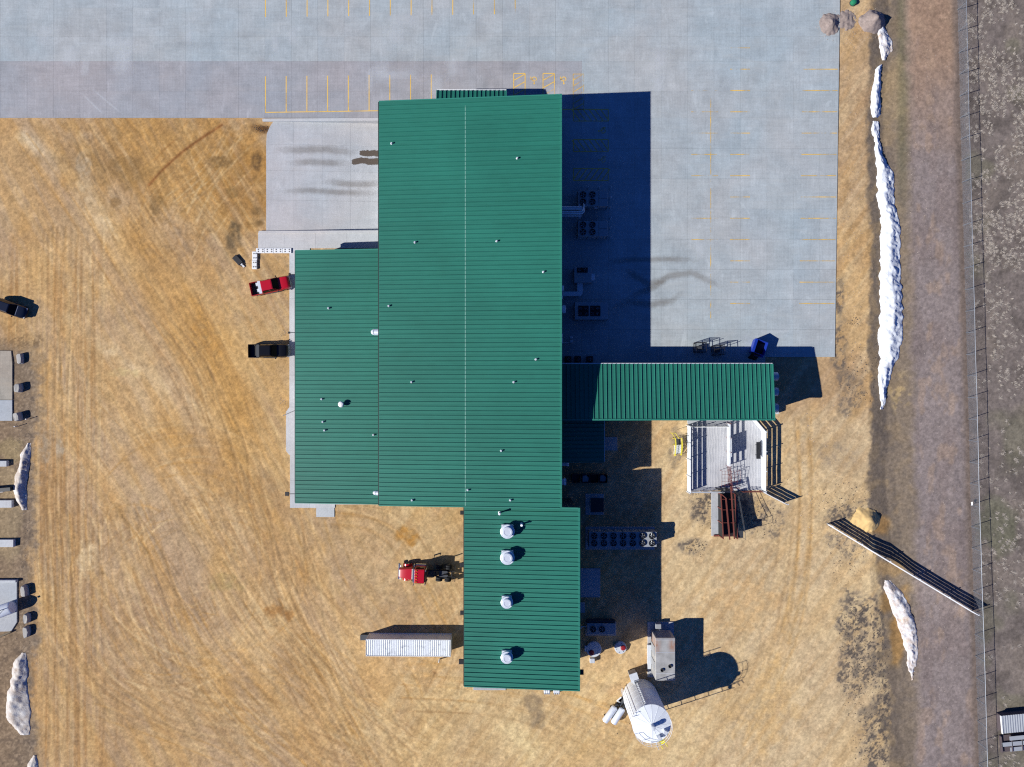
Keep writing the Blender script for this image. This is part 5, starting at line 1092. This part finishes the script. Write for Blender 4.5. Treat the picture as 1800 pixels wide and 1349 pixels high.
plank_fence('divider_fence', 'plank divider down the middle of the pen', [P(1276, 744), P(1276, 818)], 1.9, n=3, pw=0.26, clear=0.5, zb=pz, thick=0.06, post_mat=M_rust, post_sp=2.0)
o = thing('divider_sheet', 'solid sheet panel hung on the middle of the pen divider', 'panel', (*P(1278.4, 783), 0.1)); MB().box(-0.03, 0.03, -1.5, 1.3, 0.3, 1.95).build('sheet', M_galv, o); MB().box(0.03, 0.08, -1.4, -1.3, 0, 1.9).box(0.03, 0.08, 1.1, 1.2, 0, 1.9).build('stile', M_rust, o)
pipe_fence('open pipe gate with square bars swung from the end of the divider', P(1277, 818), P(1281, 860), 1.8, 5, M_rust, vert=5, name='pipe_gate', r=0.025)
o = thing('wire_rack', 'flat grid of thin wire leaning in the middle of the pen', 'wire rack', (*P(1266, 858, 0.3), 0.1)); m = MB()
for k in range(7): m.cyl((0.45*k, 0, 0.8), (0.45*k, 2.6, 1.2), 0.018, n=5)
for k in range(6): m.cyl((0, 0.52*k, 0.8+0.08*k), (2.7, 0.52*k, 0.8+0.08*k), 0.018, n=5)
m.build('grid', M_rust, o); MB().cyl((0, 0, 0), (0, 0, 0.8), 0.03).cyl((2.7, 0, 0), (2.7, 0, 0.8), 0.03).cyl((0, 2.6, 0), (0, 2.6, 1.2), 0.03).cyl((2.7, 2.6, 0), (2.7, 2.6, 1.2), 0.03).build('leg', M_rust, o)
o = thing('water_trough', 'dark trough hooked on the inside of the east pen fence', 'trough', (*P(1333, 792, 0.9), 0.1)); MB().hexa([(-0.2, -1.0, 0.45), (0.2, -1.0, 0.45), (0.2, 1.0, 0.45), (-0.2, 1.0, 0.45), (-0.35, -1.25, 0.95), (0.3, -1.25, 0.95), (0.3, 1.25, 0.95), (-0.35, 1.25, 0.95)]).build('tub', M_dark, o, bevel=0.03); MB().box(-0.3, 0.25, -1.2, 1.2, 0.92, 0.96).build('contents', M_black, o); MB().box(-0.15, 0.15, -0.8, -0.7, 0, 0.46).box(-0.15, 0.15, 0.7, 0.8, 0, 0.46).build('foot', M_dark, o)
# loading chute
ch = thing('loading_chute', 'rusty brown steel loading chute with a ramp south of the pen', 'chute', (*P(1273, 903), 0.0))
CLN = 6.2; n_ = lambda y: 0.15+1.15*(3.1-y)/CLN
MB().hexa([(-0.9, -3.1, n_(-3.1)-0.08), (1.0, -3.1, n_(-3.1)-0.08), (1.0, 3.1, 0.07), (-0.9, 3.1, 0.07), (-0.9, -3.1, n_(-3.1)), (1.0, -3.1, n_(-3.1)), (1.0, 3.1, 0.15), (-0.9, 3.1, 0.15)]).build('ramp_floor', M_black, ch)
for x, nm in ((-0.93, 'side_sheet'), (1.03, 'side_sheet')): MB().hexa([(x-0.02, -3.1, 0.3), (x+0.02, -3.1, 0.3), (x+0.02, 3.1, 0.1), (x-0.02, 3.1, 0.1), (x-0.02, -3.1, 2.7), (x+0.02, -3.1, 2.7), (x+0.02, 3.1, 1.5), (x-0.02, 3.1, 1.5)]).build(nm, M_black, ch)
for x in (-0.97, 1.07):
    MB().beam((x, -3.15, 2.75), (x, 3.15, 1.55), 0.13, 0.13).build('top_rail', M_rust, ch)
    for y in (-3.1, -1.0, 1.0, 3.1): MB().box(x-0.06, x+0.06, y-0.06, y+0.06, 0, 2.75-1.2*(y+3.1)/6.2).build('post', M_rust, ch)
for y in (-2.6, -0.9, 0.9, 2.4): MB().box(-0.95, 1.05, y-0.03, y+0.03, 2.72-1.2*(y+3.1)/6.2, 2.78-1.2*(y+3.1)/6.2).build('cross_bar', M_rust, ch)
MB().beam((-0.1, -3.2, 2.9), (-0.35, 2.6, 1.9), 0.2, 0.10).build('catwalk_beam', M_rust, ch); MB().beam((0.55, -3.1, 2.95), (0.25, 4.4, 2.3), 0.15, 0.14).build('boom', M_rust, ch); MB().tube([(-0.35, 2.6, 1.9), (-0.8, 3.0, 1.9), (-0.9, 3.1, 1.5)], 0.08).build('hinge_arm', M_rust, ch)
MB().box(-1.6, 1.0, -3.35, -3.1, 0.1, 0.3).build('bumper_beam', M_rust, ch)
m = MB(); m.tube([(1.2, -3.0, 2.75), (1.9, -3.0, 2.75), (1.9, -3.0, 3.7), (1.9, -2.0, 3.7), (1.9, -2.0, 2.6), (1.2, -2.0, 2.55)], 0.03).tube([(1.9, -2.0, 3.6), (1.4, 3.0, 2.4)], 0.03).tube([(1.9, -2.0, 3.2), (1.4, 3.0, 2.0)], 0.03); m.box(1.15, 1.95, -3.0, -2.0, 2.5, 2.55); m.beam((1.30, -2.0, 2.5), (1.25, 3.0, 1.4), 0.16, 0.05); m.build('catwalk', M_dark, ch)
for y in (-2.6, 0.4, 2.8): MB().box(1.75, 1.82, y-0.035, y+0.035, 0, 1.9-0.25*y).build('catwalk_post', M_rust, ch)
pad(1250, 864, 1290, 942, z=0.10)
o = thing('head_gate', 'dark round-cornered head gate where the chute meets the pen', 'gate', (*P(1272, 861, 1.6), 0.1)); MB().tube([(-0.8, 0, 0), (-0.8, 0, 1.9), (0.9, 0, 1.9), (0.9, 0, 0)], 0.06).build('frame', M_black, o); MB().box(-0.7, -0.05, -0.04, 0.04, 0.2, 1.8).build('leaf', M_dark, o); MB().box(0.05, 0.8, -0.04, 0.04, 0.2, 1.8).build('leaf', M_dark, o); MB().lathe([(0.25, 1.9), (0.3, 2.05), (0.1, 2.2)], (0.1, 0.1, 0), 12).box(-0.5, 0.3, -0.15, 0.15, 1.9, 2.0).build('latch', M_black, o)
# yellow stairs
o = thing('yellow_stairs', 'short metal stairs with bright yellow handrails west of the pen', 'stairs', (*P(1188, 782), 0.0), math.radians(4))
for k in range(4): MB().box(-0.35, 0.45, -1.3+0.35*k, -0.97+0.35*k, 0.22*k+0.15, 0.22*k+0.2).build('tread', M_galv, o)
MB().box(-0.35, 0.5, 0.05, 0.95, 0.95, 1.0).build('platform', M_dark, o)
for x in (-0.4, 0.52):
    m = MB().tube([(x, -1.5, 0.0), (x, -1.5, 0.95), (x, 0.05, 1.95), (x, 1.0, 1.95), (x, 1.0, 0.0)], 0.04, 8).tube([(x, -1.45, 0.5), (x, 0.05, 1.5), (x, 1.0, 1.5)], 0.035, 8).cyl((x, 0.05, 0), (x, 0.05, 1.95), 0.035); m.build('handrail', M_yellow, o); MB().beam((x, -1.4, 0.1), (x, 0.05, 0.95), 0.04, 0.16).build('stringer', M_white, o)
MB().tube([(-0.4, 1.0, 1.95), (-0.9, 1.9, 1.95), (-0.9, 1.9, 0.9)], 0.035).tube([(0.1, 1.0, 1.95), (-0.4, 1.9, 1.95), (-0.9, 1.9, 1.95)], 0.035).build('guard_rail', M_yellow, o)

# ------------------------------------------------------------------ fences on the right
plank_fence('plank_fence', 'long white plank fence running diagonally to the chain-link fence', [P(1460, 925, 1.2), P(1718, 1081, 1.2)], 1.85, 4, 0.30, clear=0.34, zb=lambda x, y: GZ(x, y), mat=pm('white_plank', C(236, 238, 238), 0.6, var=0.05), post_sp=4.85, thick=0.07, side=1)
o = thing('chain_link_fence', 'tall chain-link fence along the road at the edge of the scrub', 'fence', (0, 0, 0)); M_wire = pm('zinc_wire', C(132, 138, 146), 0.5, 0.4, var=0.08)
fa = np.array([1683.0, -60.0]); fb = np.array([1724.0, 1420.0])
def fpt(t): q = fa+(fb-fa)*t; X, Y = P(q[0], q[1]); return X, Y, terr(q[0], q[1])
FH = 2.05; nposts = 39
pz_ = [fpt(i/nposts) for i in range(nposts+1)]
post_me = MB().lathe([(0.05, -0.4), (0.05, FH), (0.06, FH+0.01), (0.02, FH+0.06)], n=8).mesh('post', True)
for p in pz_: link('post', post_me, M_wire, o, p)
for k, (a, b) in enumerate(zip(pz_[:-1], pz_[1:])):
    MB().cyl((a[0], a[1], a[2]+FH-0.04), (b[0], b[1], b[2]+FH-0.04), 0.03, n=6).build('top_rail', M_wire, o)
vs_ = []; fs_ = []; L = math.hypot(pz_[-1][0]-pz_[0][0], pz_[-1][1]-pz_[0][1]); sp_ = 0.11
A0 = Vector(pz_[0]); B0 = Vector(pz_[-1]); dv = (B0-A0); dv.z = 0; dv.normalize(); nv = Vector((-dv.y, dv.x, 0)); wr = 0.0035
zs = np.interp(np.linspace(0, L, 400), np.linspace(0, L, len(pz_)), [p[2] for p in pz_])
def zat(s): return float(np.interp(s, np.linspace(0, L, 400), zs))
for sgn in (1, -1):
    s = 0.0
    while s < L:
        e = s+sgn*(FH-0.1)
        if 0 <= e <= L:
            p = A0+dv*s; q = A0+dv*e; z0 = zat(s)+0.05; z1 = zat(e)+FH-0.05; off = nv*(0.012*sgn+0.03)
            i = len(vs_); u = Vector((0, 0, wr)); vv = nv*wr
            for c, z in ((p, z0), (q, z1)):
                b = Vector((c.x, c.y, z))+off; vs_ += [b+u, b-u+vv, b-u-vv]
            fs_ += [(i, i+1, i+4, i+3), (i+1, i+2, i+5, i+4), (i+2, i, i+3, i+5)]
        s += sp_
me = bpy.data.meshes.new('chain_mesh'); me.from_pydata([tuple(v) for v in vs_], [], fs_); link('chain_mesh', me, M_wire, o)
# three pale posts of the fence carry a sign-like tag of crumpled film
o = thing('plastic_scrap', 'small scrap of crumpled clear film caught on the chain-link fence', 'litter', (*P(1707, 886), terr(1707, 886)+0.5)); o.scale = (0.5, 0.7, 0.5); MB().add([(0, 0, 0), (0.3, 0.1, 0.2), (0.1, 0.5, 0.3), (-0.2, 0.3, 0.1), (0.1, 0.2, 0.6), (-0.1, -0.4, 0.35)], [(0, 1, 4), (1, 2, 4), (2, 3, 4), (3, 5, 4), (5, 0, 4), (0, 3, 2), (0, 2, 1), (0, 5, 3)]).build('film', M_white, o)

# ------------------------------------------------------------------ snow banks and piles
def snow_mat(name, dirt, amt, col=(0.74, 0.77, 0.80)):
    m, t, b = nodes_of(name); v = world_pos(t)
    n1 = noise(t, v, 0.9, 7, 0.68, 0.4); n2 = noise(t, v, 5, 5, 0.7)
    c = mixc(t, maprange(t, n1, 0.60-0.3*amt, 0.74, 0, 0.25+amt*0.7), col, dirt); c = mixc(t, maprange(t, n2, 0.66-0.12*amt, 0.74, 0, 0.3+0.5*amt), c, tuple(x*0.55 for x in dirt))
    t.links.new(c, b.inputs['Base Color']); b.inputs['Roughness'].default_value = 0.8; b.inputs['Specular IOR Level'].default_value = 0.2
    bump(t, b, mathn(t, 'ADD', n1, n2), 0.5, 0.08); return m
M_snow = snow_mat('old_snow', C(160, 142, 118), 0.22); M_snowd = snow_mat('dirty_snow', C(150, 118, 82), 0.70, (0.66, 0.63, 0.58)); M_snowm = snow_mat('soiled_snow', C(170, 130, 82), 0.85); M_grav = pm('pea_gravel', C(142, 128, 120), 0.95, var=0.5, scale=3, bmp=1.0); M_sand = pm('yellow_sand', C(204, 172, 116), 0.95, var=0.15, scale=2, bmp=0.4)
def bank(name, label, cat, secs, mat, step=2.0, cols=18, rag=2.2, seed=3, group=None, rough=0.20):
    "a ridge: secs are (y, x_left, x_right, ridge 0..1, height m) in photograph pixels, west side long and sunny, east side steep"
    ys_ = np.array([s[0] for s in secs], float); yy = np.arange(ys_[0], ys_[-1]+0.01, step)
    xl, xr, rg, hh = [np.interp(yy, ys_, [s[k] for s in secs]) for k in (1, 2, 3, 4)]
    xl = xl+rag*2*(fbm(yy, yy*0, 9, 3, seed)-0.5)*2; xr = xr+rag*2*(fbm(yy, yy*0+50, 9, 3, seed+4)-0.5)*2
    vs_ = []; n = cols+1; ax = np.linspace(0, 1, n)
    for j, y in enumerate(yy):
        w_ = max(0.5, xr[j]-xl[j]); r = rg[j]+0.1*(fbm(np.array([y]), np.array([7.0]), 20, 2, seed+8)[0]-0.5)*2; r = min(0.85, max(0.15, r))
        u = ax; prof = np.where(u < r, np.sin(np.clip(u/r, 0, 1)*math.pi/2)**0.9, (1-np.clip((u-r)/(1-r), 0, 1)))
        X = xl[j]+u*w_; nz = (fbm(X, X*0+y, 7, 3, seed+11)-0.5)*2*rough+(fbm(X, X*0+y, 2.6, 2, seed+15)-0.5)*rough
        g = terr_raw(X, X*0+y)
        h = 0.62*hh[j]*prof+nz*np.minimum(1, prof*3); h[0] = -0.25; h[-1] = -0.25
        for k in range(n):
            a, b = P(X[k], y); vs_.append((a, b, g[k]+h[k]))
    fs = [(j*n+k, (j+1)*n+k, (j+1)*n+k+1, j*n+k+1) for j in range(len(yy)-1) for k in range(cols)]
    me = bpy.data.meshes.new(name); me.from_pydata(vs_, [], fs); me.polygons.foreach_set('use_smooth', [True]*len(fs))
    bm = bmesh.new(); bm.from_mesh(me); bmesh.ops.recalc_face_normals(bm, faces=bm.faces)
    if sum(f.normal.z for f in bm.faces) < 0: bmesh.ops.reverse_faces(bm, faces=bm.faces)
    bm.to_mesh(me); bm.free()
    o = link(name, me, mat); tag(o, label, cat, group); return o
bank('snow_bank', 'short grubby snow bank just below the gravel pile at the top right', 'snow', [(40, 1549, 1557, .5, .2), (50, 1545, 1562, .5, .6), (70, 1547, 1575, .45, .7), (85, 1549, 1575, .45, .7), (94, 1551, 1566, .5, .4), (104, 1553, 1560, .5, .2)], M_snowm, seed=5, rag=1.6)
bank('snow_bank', 'slim bright snow strip second from the top beside the lot', 'snow', [(112, 1549, 1553, .5, .2), (122, 1539, 1552, .45, .5), (150, 1534, 1552, .5, .75), (180, 1531, 1552, .45, .75), (200, 1533, 1552, .4, .7), (207, 1537, 1543, .5, .3)], M_snow, seed=9, rag=1.4)
bank('snow_bank', 'longest snow bank, wide and white in the ditch beside the lot', 'snow', [(212, 1534, 1548, .4, .3), (225, 1533, 1550, .4, .5), (250, 1538, 1549, .45, .5), (270, 1540, 1556, .45, .7), (300, 1543, 1575, .4, 1.1), (350, 1544, 1578, .4, 1.2), (385, 1549, 1585, .4, 1.2), (410, 1551, 1588, .42, 1.3), (440, 1549, 1587, .45, 1.35), (480, 1547, 1590, .5, 1.45), (540, 1548, 1592, .52, 1.5), (590, 1545, 1592, .5, 1.4), (630, 1548, 1583, .5, 1.2), (660, 1545, 1570, .5, .9), (690, 1548, 1564, .5, .6), (712, 1551, 1560, .5, .3), (721, 1553, 1557, .5, .1)], M_snow, seed=13)
bank('snow_bank', 'dirty melting snow bank south of the diagonal plank fence', 'snow', [(1022, 1556, 1570, .45, .4), (1035, 1556, 1585, .45, .8), (1060, 1566, 1600, .5, 1.0), (1085, 1574, 1608, .6, 1.0), (1100, 1578, 1612, .6, .8), (1130, 1590, 1618, .5, .7), (1160, 1597, 1616, .45, .45), (1185, 1601, 1609, .5, .25), (1199, 1603, 1606, .5, .1)], M_snowm, seed=17)
bank('snow_bank', 'dirty white snow heap at the left edge beside the bunks', 'snow', [(779, 47, 56, .5, .2), (800, 36, 55, .5, .8), (830, 28, 51, .55, 1.0), (862, 22, 46, .5, 1.1), (880, 27, 48, .5, .8), (897, 38, 48, .5, .3)], M_snowd, seed=21, rag=1.5, rough=0.11)
bank('snow_bank', 'largest dirty snow heap at the lower left corner', 'snow', [(1148, 36, 45, .5, .2), (1165, 23, 50, .5, .9), (1200, 17, 49, .5, 1.2), (1235, 8, 54, .4, 1.2), (1260, 8, 56, .35, 1.0), (1280, 22, 54, .4, .6), (1293, 36, 52, .5, .3)], M_snowd, seed=25, rag=1.6, rough=0.11)
bank('snow_bank', 'small dirty snow heap cut by the bottom edge at lower left', 'snow', [(1328, 58, 64, .5, .2), (1345, 48, 68, .5, .7), (1375, 40, 66, .5, .8), (1395, 45, 60, .5, .2)], M_snowd, seed=29, rag=1.4, rough=0.11)
def heap(name, label, cat, px, py, rx, ry, h, mat, seed=1, off=(0, 0)):
    n = 34; c = np.linspace(-1.25, 1.25, n); U, V = np.meshgrid(c, c); X = px+U*rx; Y = py+V*ry
    r = np.hypot(U, V)*(1+0.45*(fbm(X, Y, 18, 3, seed)-0.5)); g = np.where((X < 1474) & (Y < 620), LZ, terr_raw(X, Y))
    q = np.maximum(0, 1-r)**1.15*h+0.30*(fbm(X, Y, 4, 3, seed+3)-0.5)*(r < 1)-0.12*(r > 1)
    vs_ = [((x-900)/S, -(y-674.5)/S, z) for x, y, z in zip(X.ravel(), Y.ravel(), (g+q).ravel())]
    fs = [(j*n+i, (j+1)*n+i, (j+1)*n+i+1, j*n+i+1) for j in range(n-1) for i in range(n-1)]; fs = [f[::-1] for f in fs]
    me = bpy.data.meshes.new(name); me.from_pydata(vs_, [], fs); me.polygons.foreach_set('use_smooth', [True]*len(fs))
    bm = bmesh.new(); bm.from_mesh(me)
    if sum(f.normal.z for f in bm.faces) < 0: bmesh.ops.reverse_faces(bm, faces=bm.faces)
    bm.to_mesh(me); bm.free()
    o = link(name, me, mat); tag(o, label, cat); return o
heap('gravel_pile', 'round grey gravel pile on the corner edge of the lot', 'gravel pile', 1458, 44, 19, 21, 0.9, M_grav, 31)
heap('gravel_pile', 'grey gravel pile with a dark shaded side above the top snow bank', 'gravel pile', 1535, 38, 24, 20, 1.7, M_grav, 35); heap('gravel_pile', 'thin spread of grey gravel between the lot edge and the taller pile', 'gravel pile', 1487, 36, 20, 19, 0.35, M_grav, 39); heap('sand_pile', 'pale yellow sand pile beside the head of the plank fence', 'sand pile', 1524, 914, 27, 22, 1.2, M_sand, 41)
o = thing('utility_dome', 'small round green utility cover at the top right margin', 'utility cover', (*P(1499, 6), terr(1499, 6))); MB().lathe([(0.42, -0.1), (0.42, 0.35), (0.36, 0.5), (0.2, 0.58), (0.03, 0.6)], n=18).build('dome', pm('green_plastic', C(30, 120, 84), 0.5), o, smooth=True); MB().lathe([(0.5, -0.1), (0.5, 0.06), (0.4, 0.08)], n=18).build('collar', M_dark, o)

# ------------------------------------------------------------------ left edge: old slabs, blocks, bunks, tank
def slab_thing(name, pts, z, mat, zb=-0.3):
    o = MB().prism([P(x, y) for x, y in pts], zb, z).build(name, mat, None, bevel=0.02); tag(o, kind='structure'); return o
slab_thing('old_slab', [(-60, 616), (20, 617), (22, 640), (22, 703), (-60, 703)], 0.06, M_old); slab_thing('old_slab', [(-60, 703.6), (22, 703.6), (22, 740), (-60, 740)], 0.07, M_pad); slab_thing('old_slab', [(-60, 1022), (30, 1022), (30, 1094), (20, 1110), (-60, 1112)], 0.06, M_pad)
def rubble(px, py, w_, d, h, rz, label, seed):
    r = random.Random(seed); X, Y = P(px, py, h); m = MB(); b = []; t = []
    k = 7
    for i in range(k):
        a = 2*math.pi*i/k; q = r.uniform(0.85, 1.1); ex = lambda c_: math.copysign(abs(c_)**0.55, c_); b.append((w_/2*ex(math.cos(a))*q, d/2*ex(math.sin(a))*q, 0)); t.append((w_/2*ex(math.cos(a))*q*r.uniform(.8, .95), d/2*ex(math.sin(a))*q*r.uniform(.8, .95), h*r.uniform(.88, 1.05)))
    m.add(b+t, [tuple(range(k-1, -1, -1)), tuple(range(k, 2*k))]+[(i, (i+1) % k, k+(i+1) % k, k+i) for i in range(k)])
    o = m.build('rubble_block', M_stone, None, bevel=0.06, loc=(X, Y, terr(px, py)-0.08), rz=rz); tag(o, label, 'concrete block', 'broken concrete blocks along the left edge')
rubble(31, 631, 0.9, 1.9, 0.75, 0.05, 'pale pointed concrete block at the top of the left-edge row', 1); rubble(27, 683, 0.9, 1.5, 0.95, 0.0, 'square concrete block midway beside the old grey slab', 2); rubble(26, 733, 1.0, 1.4, 1.0, 0.3, 'leaning concrete block at the bottom corner of the old grey slab', 3)
rubble(38, 1041, 0.9, 1.8, 0.9, 0.1, 'concrete block just above the white tank', 4); rubble(42, 1090, 0.85, 1.5, 0.9, 0.0, 'concrete block just below the white tank', 5); rubble(42, 1113, 0.9, 1.9, 0.85, 0.0, 'lowest concrete block of the pair beneath the white tank', 6)
for k, (y0, y1, x1, lab) in enumerate(((810, 820, 15, 'short concrete bunk kerb beside the upper snow heap, first from the top'), (879, 892, 24, 'concrete bunk kerb at the foot of the upper snow heap'), (948, 961, 27, 'whitest concrete bunk kerb, midway between the snow heaps'), (1019, 1023, 31, 'thin concrete kerb on the edge of the lower slab'))):
    a = P(-60, y1); b = P(x1, y0); o = MB().box(0, b[0]-a[0], 0, b[1]-a[1], -0.2, 0.4).build('bunk_kerb', M_walk, None, bevel=0.03, loc=(a[0], a[1], 0)); tag(o, lab, 'kerb', 'bunk kerbs at the left edge')
o = thing('water_tank', 'white upright cylinder tank with a cross brace at the left edge', 'tank', (*P(10, 1072, 1.5), 0.05), math.radians(20)); MB().loft([[(x, r*math.cos(t), 1.05+r*math.sin(t)) for t in np.linspace(0, 2*math.pi, 24, endpoint=False)] for x, r in ((-4.0, 0.9), (0.55, 0.9), (0.75, 0.8), (0.82, 0.4))]).build('drum', M_silo, o, smooth=True); MB().box(-0.6, -0.4, -0.8, 0.8, 0, 0.4).box(-3.2, -3.0, -0.8, 0.8, 0, 0.4).build('cradle', M_black, o); MB().cyl((-0.2, 0.2, 1.9), (-0.2, 0.2, 2.7), 0.05).lathe([(0.15, 2.65), (0.15, 2.8)], (-0.2, 0.2, 0), 10).tube([(-0.8, -0.3, 1.95), (0.3, 0.2, 1.95)], 0.03).build('vent_stack', M_dark, o)
X, Y = P(14, 1113, 0.2); o = thing('timber_log', 'short pale timber log lying below the lower slab', 'log', (X, Y, 0.05), 0.4); MB().cyl((-1.4, 0, 0.15), (0.4, 0, 0.15), 0.17, 0.14, n=12).build('trunk', pm('bark', C(120, 106, 84), 0.9, var=0.2), o, smooth=True); MB().cyl((0.4, 0, 0.15), (0.42, 0, 0.15), 0.13, n=12).build('cut_end', pm('cut_wood', C(206, 180, 130), 0.8), o)
o = thing('feed_trough', 'dark narrow trough with a white end touching the upper snow heap', 'trough', (*P(8, 861, 0.7), 0.0), 0.08); MB().box(-4.5, 0.9, -0.28, 0.28, 0.35, 0.8).build('tub', M_black, o, bevel=0.02); MB().box(-4.5, -0.2, -0.34, -0.29, 0.5, 0.84).build('lip', M_white, o); MB().box(-0.4, -0.3, -0.25, 0.25, 0, 0.35).box(0.6, 0.7, -0.25, 0.25, 0, 0.35).build('foot', M_black, o)
for px, py, lab in ((48, 737, 'thin white-topped stake in front of the leaning block'), (28, 750, 'thin leaning stake on grey dirt below the old slab')):
    X, Y = P(px, py, 0.4); o = thing('stake', lab, 'stake', (X, Y, -0.1)); MB().cyl((0, 0, 0), (0.02, 0, 0.75), 0.05, n=8).build('shaft', M_stone, o); MB().cyl((0.02, 0, 0.75), (0.025, 0, 0.9), 0.07, n=8).build('cap', M_white, o)

# ------------------------------------------------------------------ crates at the lower right corner
M_tin = pm('weathered_tin', C(168, 172, 176), 0.55, 0.2, var=0.12); M_timb = pm('dark_timber', C(84, 74, 76), 0.85, var=0.2)
o = thing('tin_shelter', 'low shelter with a grey corrugated tin roof beyond the chain-link fence', 'shelter', (*P(1785, 1275, 1.3), -0.4), math.radians(5.5))
vs_ = []; n = 26
for i in range(n+1):
    x = -1.75+4.6*i/n; z = 1.35+0.05*(i % 2)
    vs_ += [(x, -1.3, z-0.08), (x, 1.35, z)]
MB().add(vs_, [(2*i, 2*i+2, 2*i+3, 2*i+1) for i in range(n)]).build('roof', M_tin, o); MB().box(-1.8, -1.7, -1.3, 1.35, 1.2, 1.42).build('fascia', M_white, o)
MB().box(-1.6, 2.8, -1.2, -1.1, 0, 1.2).box(-1.6, 2.8, 1.15, 1.25, 0, 1.25).box(-1.65, -1.6, -1.1, 1.15, 0, 1.2).build('wall', M_timb, o)
o = thing('bench_bleacher', 'stepped bleacher with pale plank seats below the tin shelter', 'bleacher', (*P(1783, 1310, 0.6), -0.4), math.radians(5.5))
for k, (y, z, x0) in enumerate(((0.85, 0.75, -0.4), (-0.05, 0.6, -1.55), (-0.95, 0.45, -0.25))): MB().box(x0, 2.8, y-0.3, y+0.3, z-0.06, z).build('plank', M_tin, o)
MB().box(-1.6, 2.8, -1.3, 1.2, 0.2, 0.3).build('deck', M_timb, o)
for x in (-1.5, 0, 1.5): MB().box(x-0.05, x+0.05, -1.25, 1.15, 0, 0.6).build('frame', M_timb, o)

# ------------------------------------------------------------------ stones, clods and dry tufts (uncountable)
def scatter_stones(name, label, areas, mat, seed, smin, smax):
    r = random.Random(seed); vs_ = []; fs_ = []; base = []
    for (x, y, rx, ry, cnt) in areas:
        for _ in range(cnt):
            a = r.uniform(0, 6.283); q = math.sqrt(r.random())*r.uniform(0.6, 1.15); X = x+rx*q*math.cos(a); Y = y+ry*q*math.sin(a); s = r.uniform(smin, smax)*r.uniform(0.5, 1.2)
            gx_, gy_ = P(X, Y); z = 0.0; i = len(vs_); t = r.uniform(0, 6); base.append((X, Y))
            for k in range(5): vs_.append((gx_+s*math.cos(t+k*1.2566)*r.uniform(.7, 1.2), gy_+s*math.sin(t+k*1.2566)*r.uniform(.7, 1.2), z-0.03))
            vs_.append((gx_+r.uniform(-.2, .2)*s, gy_+r.uniform(-.2, .2)*s, z+s*r.uniform(.5, .9))); fs_ += [(i+k, i+(k+1) % 5, i+5) for k in range(5)]
    B = np.array(base); zz = np.where((B[:, 0] < 1470) & (B[:, 1] < 620) & (B[:, 0] > 1430), LZ, terr_raw(B[:, 0], B[:, 1])); V = np.array(vs_); V[:, 2] += np.repeat(zz, 6)
    me = bpy.data.meshes.new(name); me.from_pydata(V.tolist(), [], fs_); o = link(name, me, mat); tag(o, label, 'gravel', kind='stuff'); return o
scatter_stones('dark_clods', 'dark clods and stones strewn over the eastern dirt', [(1500, 1110, 34, 60, 330), (1502, 1190, 30, 70, 330), (1545, 1170, 24, 80, 260), (1530, 1300, 36, 60, 260), (1490, 970, 46, 60, 220), (1330, 905, 44, 40, 200), (1235, 880, 24, 60, 160), (1222, 962, 22, 20, 80), (1510, 660, 30, 60, 150), (1505, 566, 22, 8, 60), (1120, 1240, 60, 60, 60), (1490, 880, 60, 40, 200), (460, 228, 16, 8, 60), (1145, 905, 12, 14, 40), (1540, 640, 10, 60, 60)], pm('dark_clod', C(92, 82, 72), 0.95, var=0.25, scale=5), 3, 0.05, 0.13)
scatter_stones('pale_gravel', 'loose grey gravel scattered on road, margins and pile edges', [(1458, 44, 24, 26, 260), (1490, 40, 26, 26, 200), (1500, 70, 20, 20, 90), (1535, 40, 34, 30, 260), (1640, 400, 45, 420, 600), (1660, 1050, 50, 300, 500), (1500, 400, 24, 380, 350), (40, 800, 30, 150, 350), (45, 1050, 30, 200, 350), (499, 586, 9, 6, 40), (496, 706, 8, 7, 60), (1440, 830, 60, 120, 250)], pm('pale_stone', C(162, 150, 138), 0.95, var=0.25, scale=5), 4, 0.04, 0.09)
def tufts():
    r = random.Random(9); vs_ = []; fs_ = []
    rs = np.random.RandomState(9); Yc = rs.uniform(-20, 1370, 16000); Xc = rs.uniform(1700, 1830, 16000); bs = 1690+0.03*Yc
    d = fbm(Xc, Yc, 55, 3, 81); dens = np.where(Yc < 480, 0.95, 0.45)*np.clip((d-0.34)*4.5, 0, 1)*np.where((Xc > bs+28) | (Yc < 250), 1, 0.45)
    ok = (Xc > bs+4) & (rs.rand(16000) < dens*0.34) & ~((Xc > 1752) & (Yc > 1245) & (Yc < 1328))
    zz = terr_raw(Xc, Yc)-0.02
    for X, Y, z in zip(Xc[ok], Yc[ok], zz[ok]):
        gx_, gy_ = P(X, Y); R = r.uniform(0.14, 0.46)
        for k in range(int(16+R*70)):
            a = r.uniform(0, 6.283); l = R*r.uniform(0.4, 1.1); w_ = r.uniform(0.008, 0.02); bx, by = gx_+r.uniform(-.5, .5)*R, gy_+r.uniform(-.5, .5)*R; i = len(vs_)
            ca, sa = math.cos(a), math.sin(a)
            vs_ += [(bx-sa*w_, by+ca*w_, z), (bx+sa*w_, by-ca*w_, z), (bx+ca*l, by+sa*l, z+r.uniform(0.08, 0.3))]; fs_.append((i, i+1, i+2))
    me = bpy.data.meshes.new('dry_grass'); me.from_pydata(vs_, [], fs_); o = link('dry_grass', me, pm('dry_grass', C(178, 168, 156), 0.9, var=0.3, scale=0.6)); tag(o, 'pale dry grass tufts dotted over the scrub', 'grass', kind='stuff')
tufts()
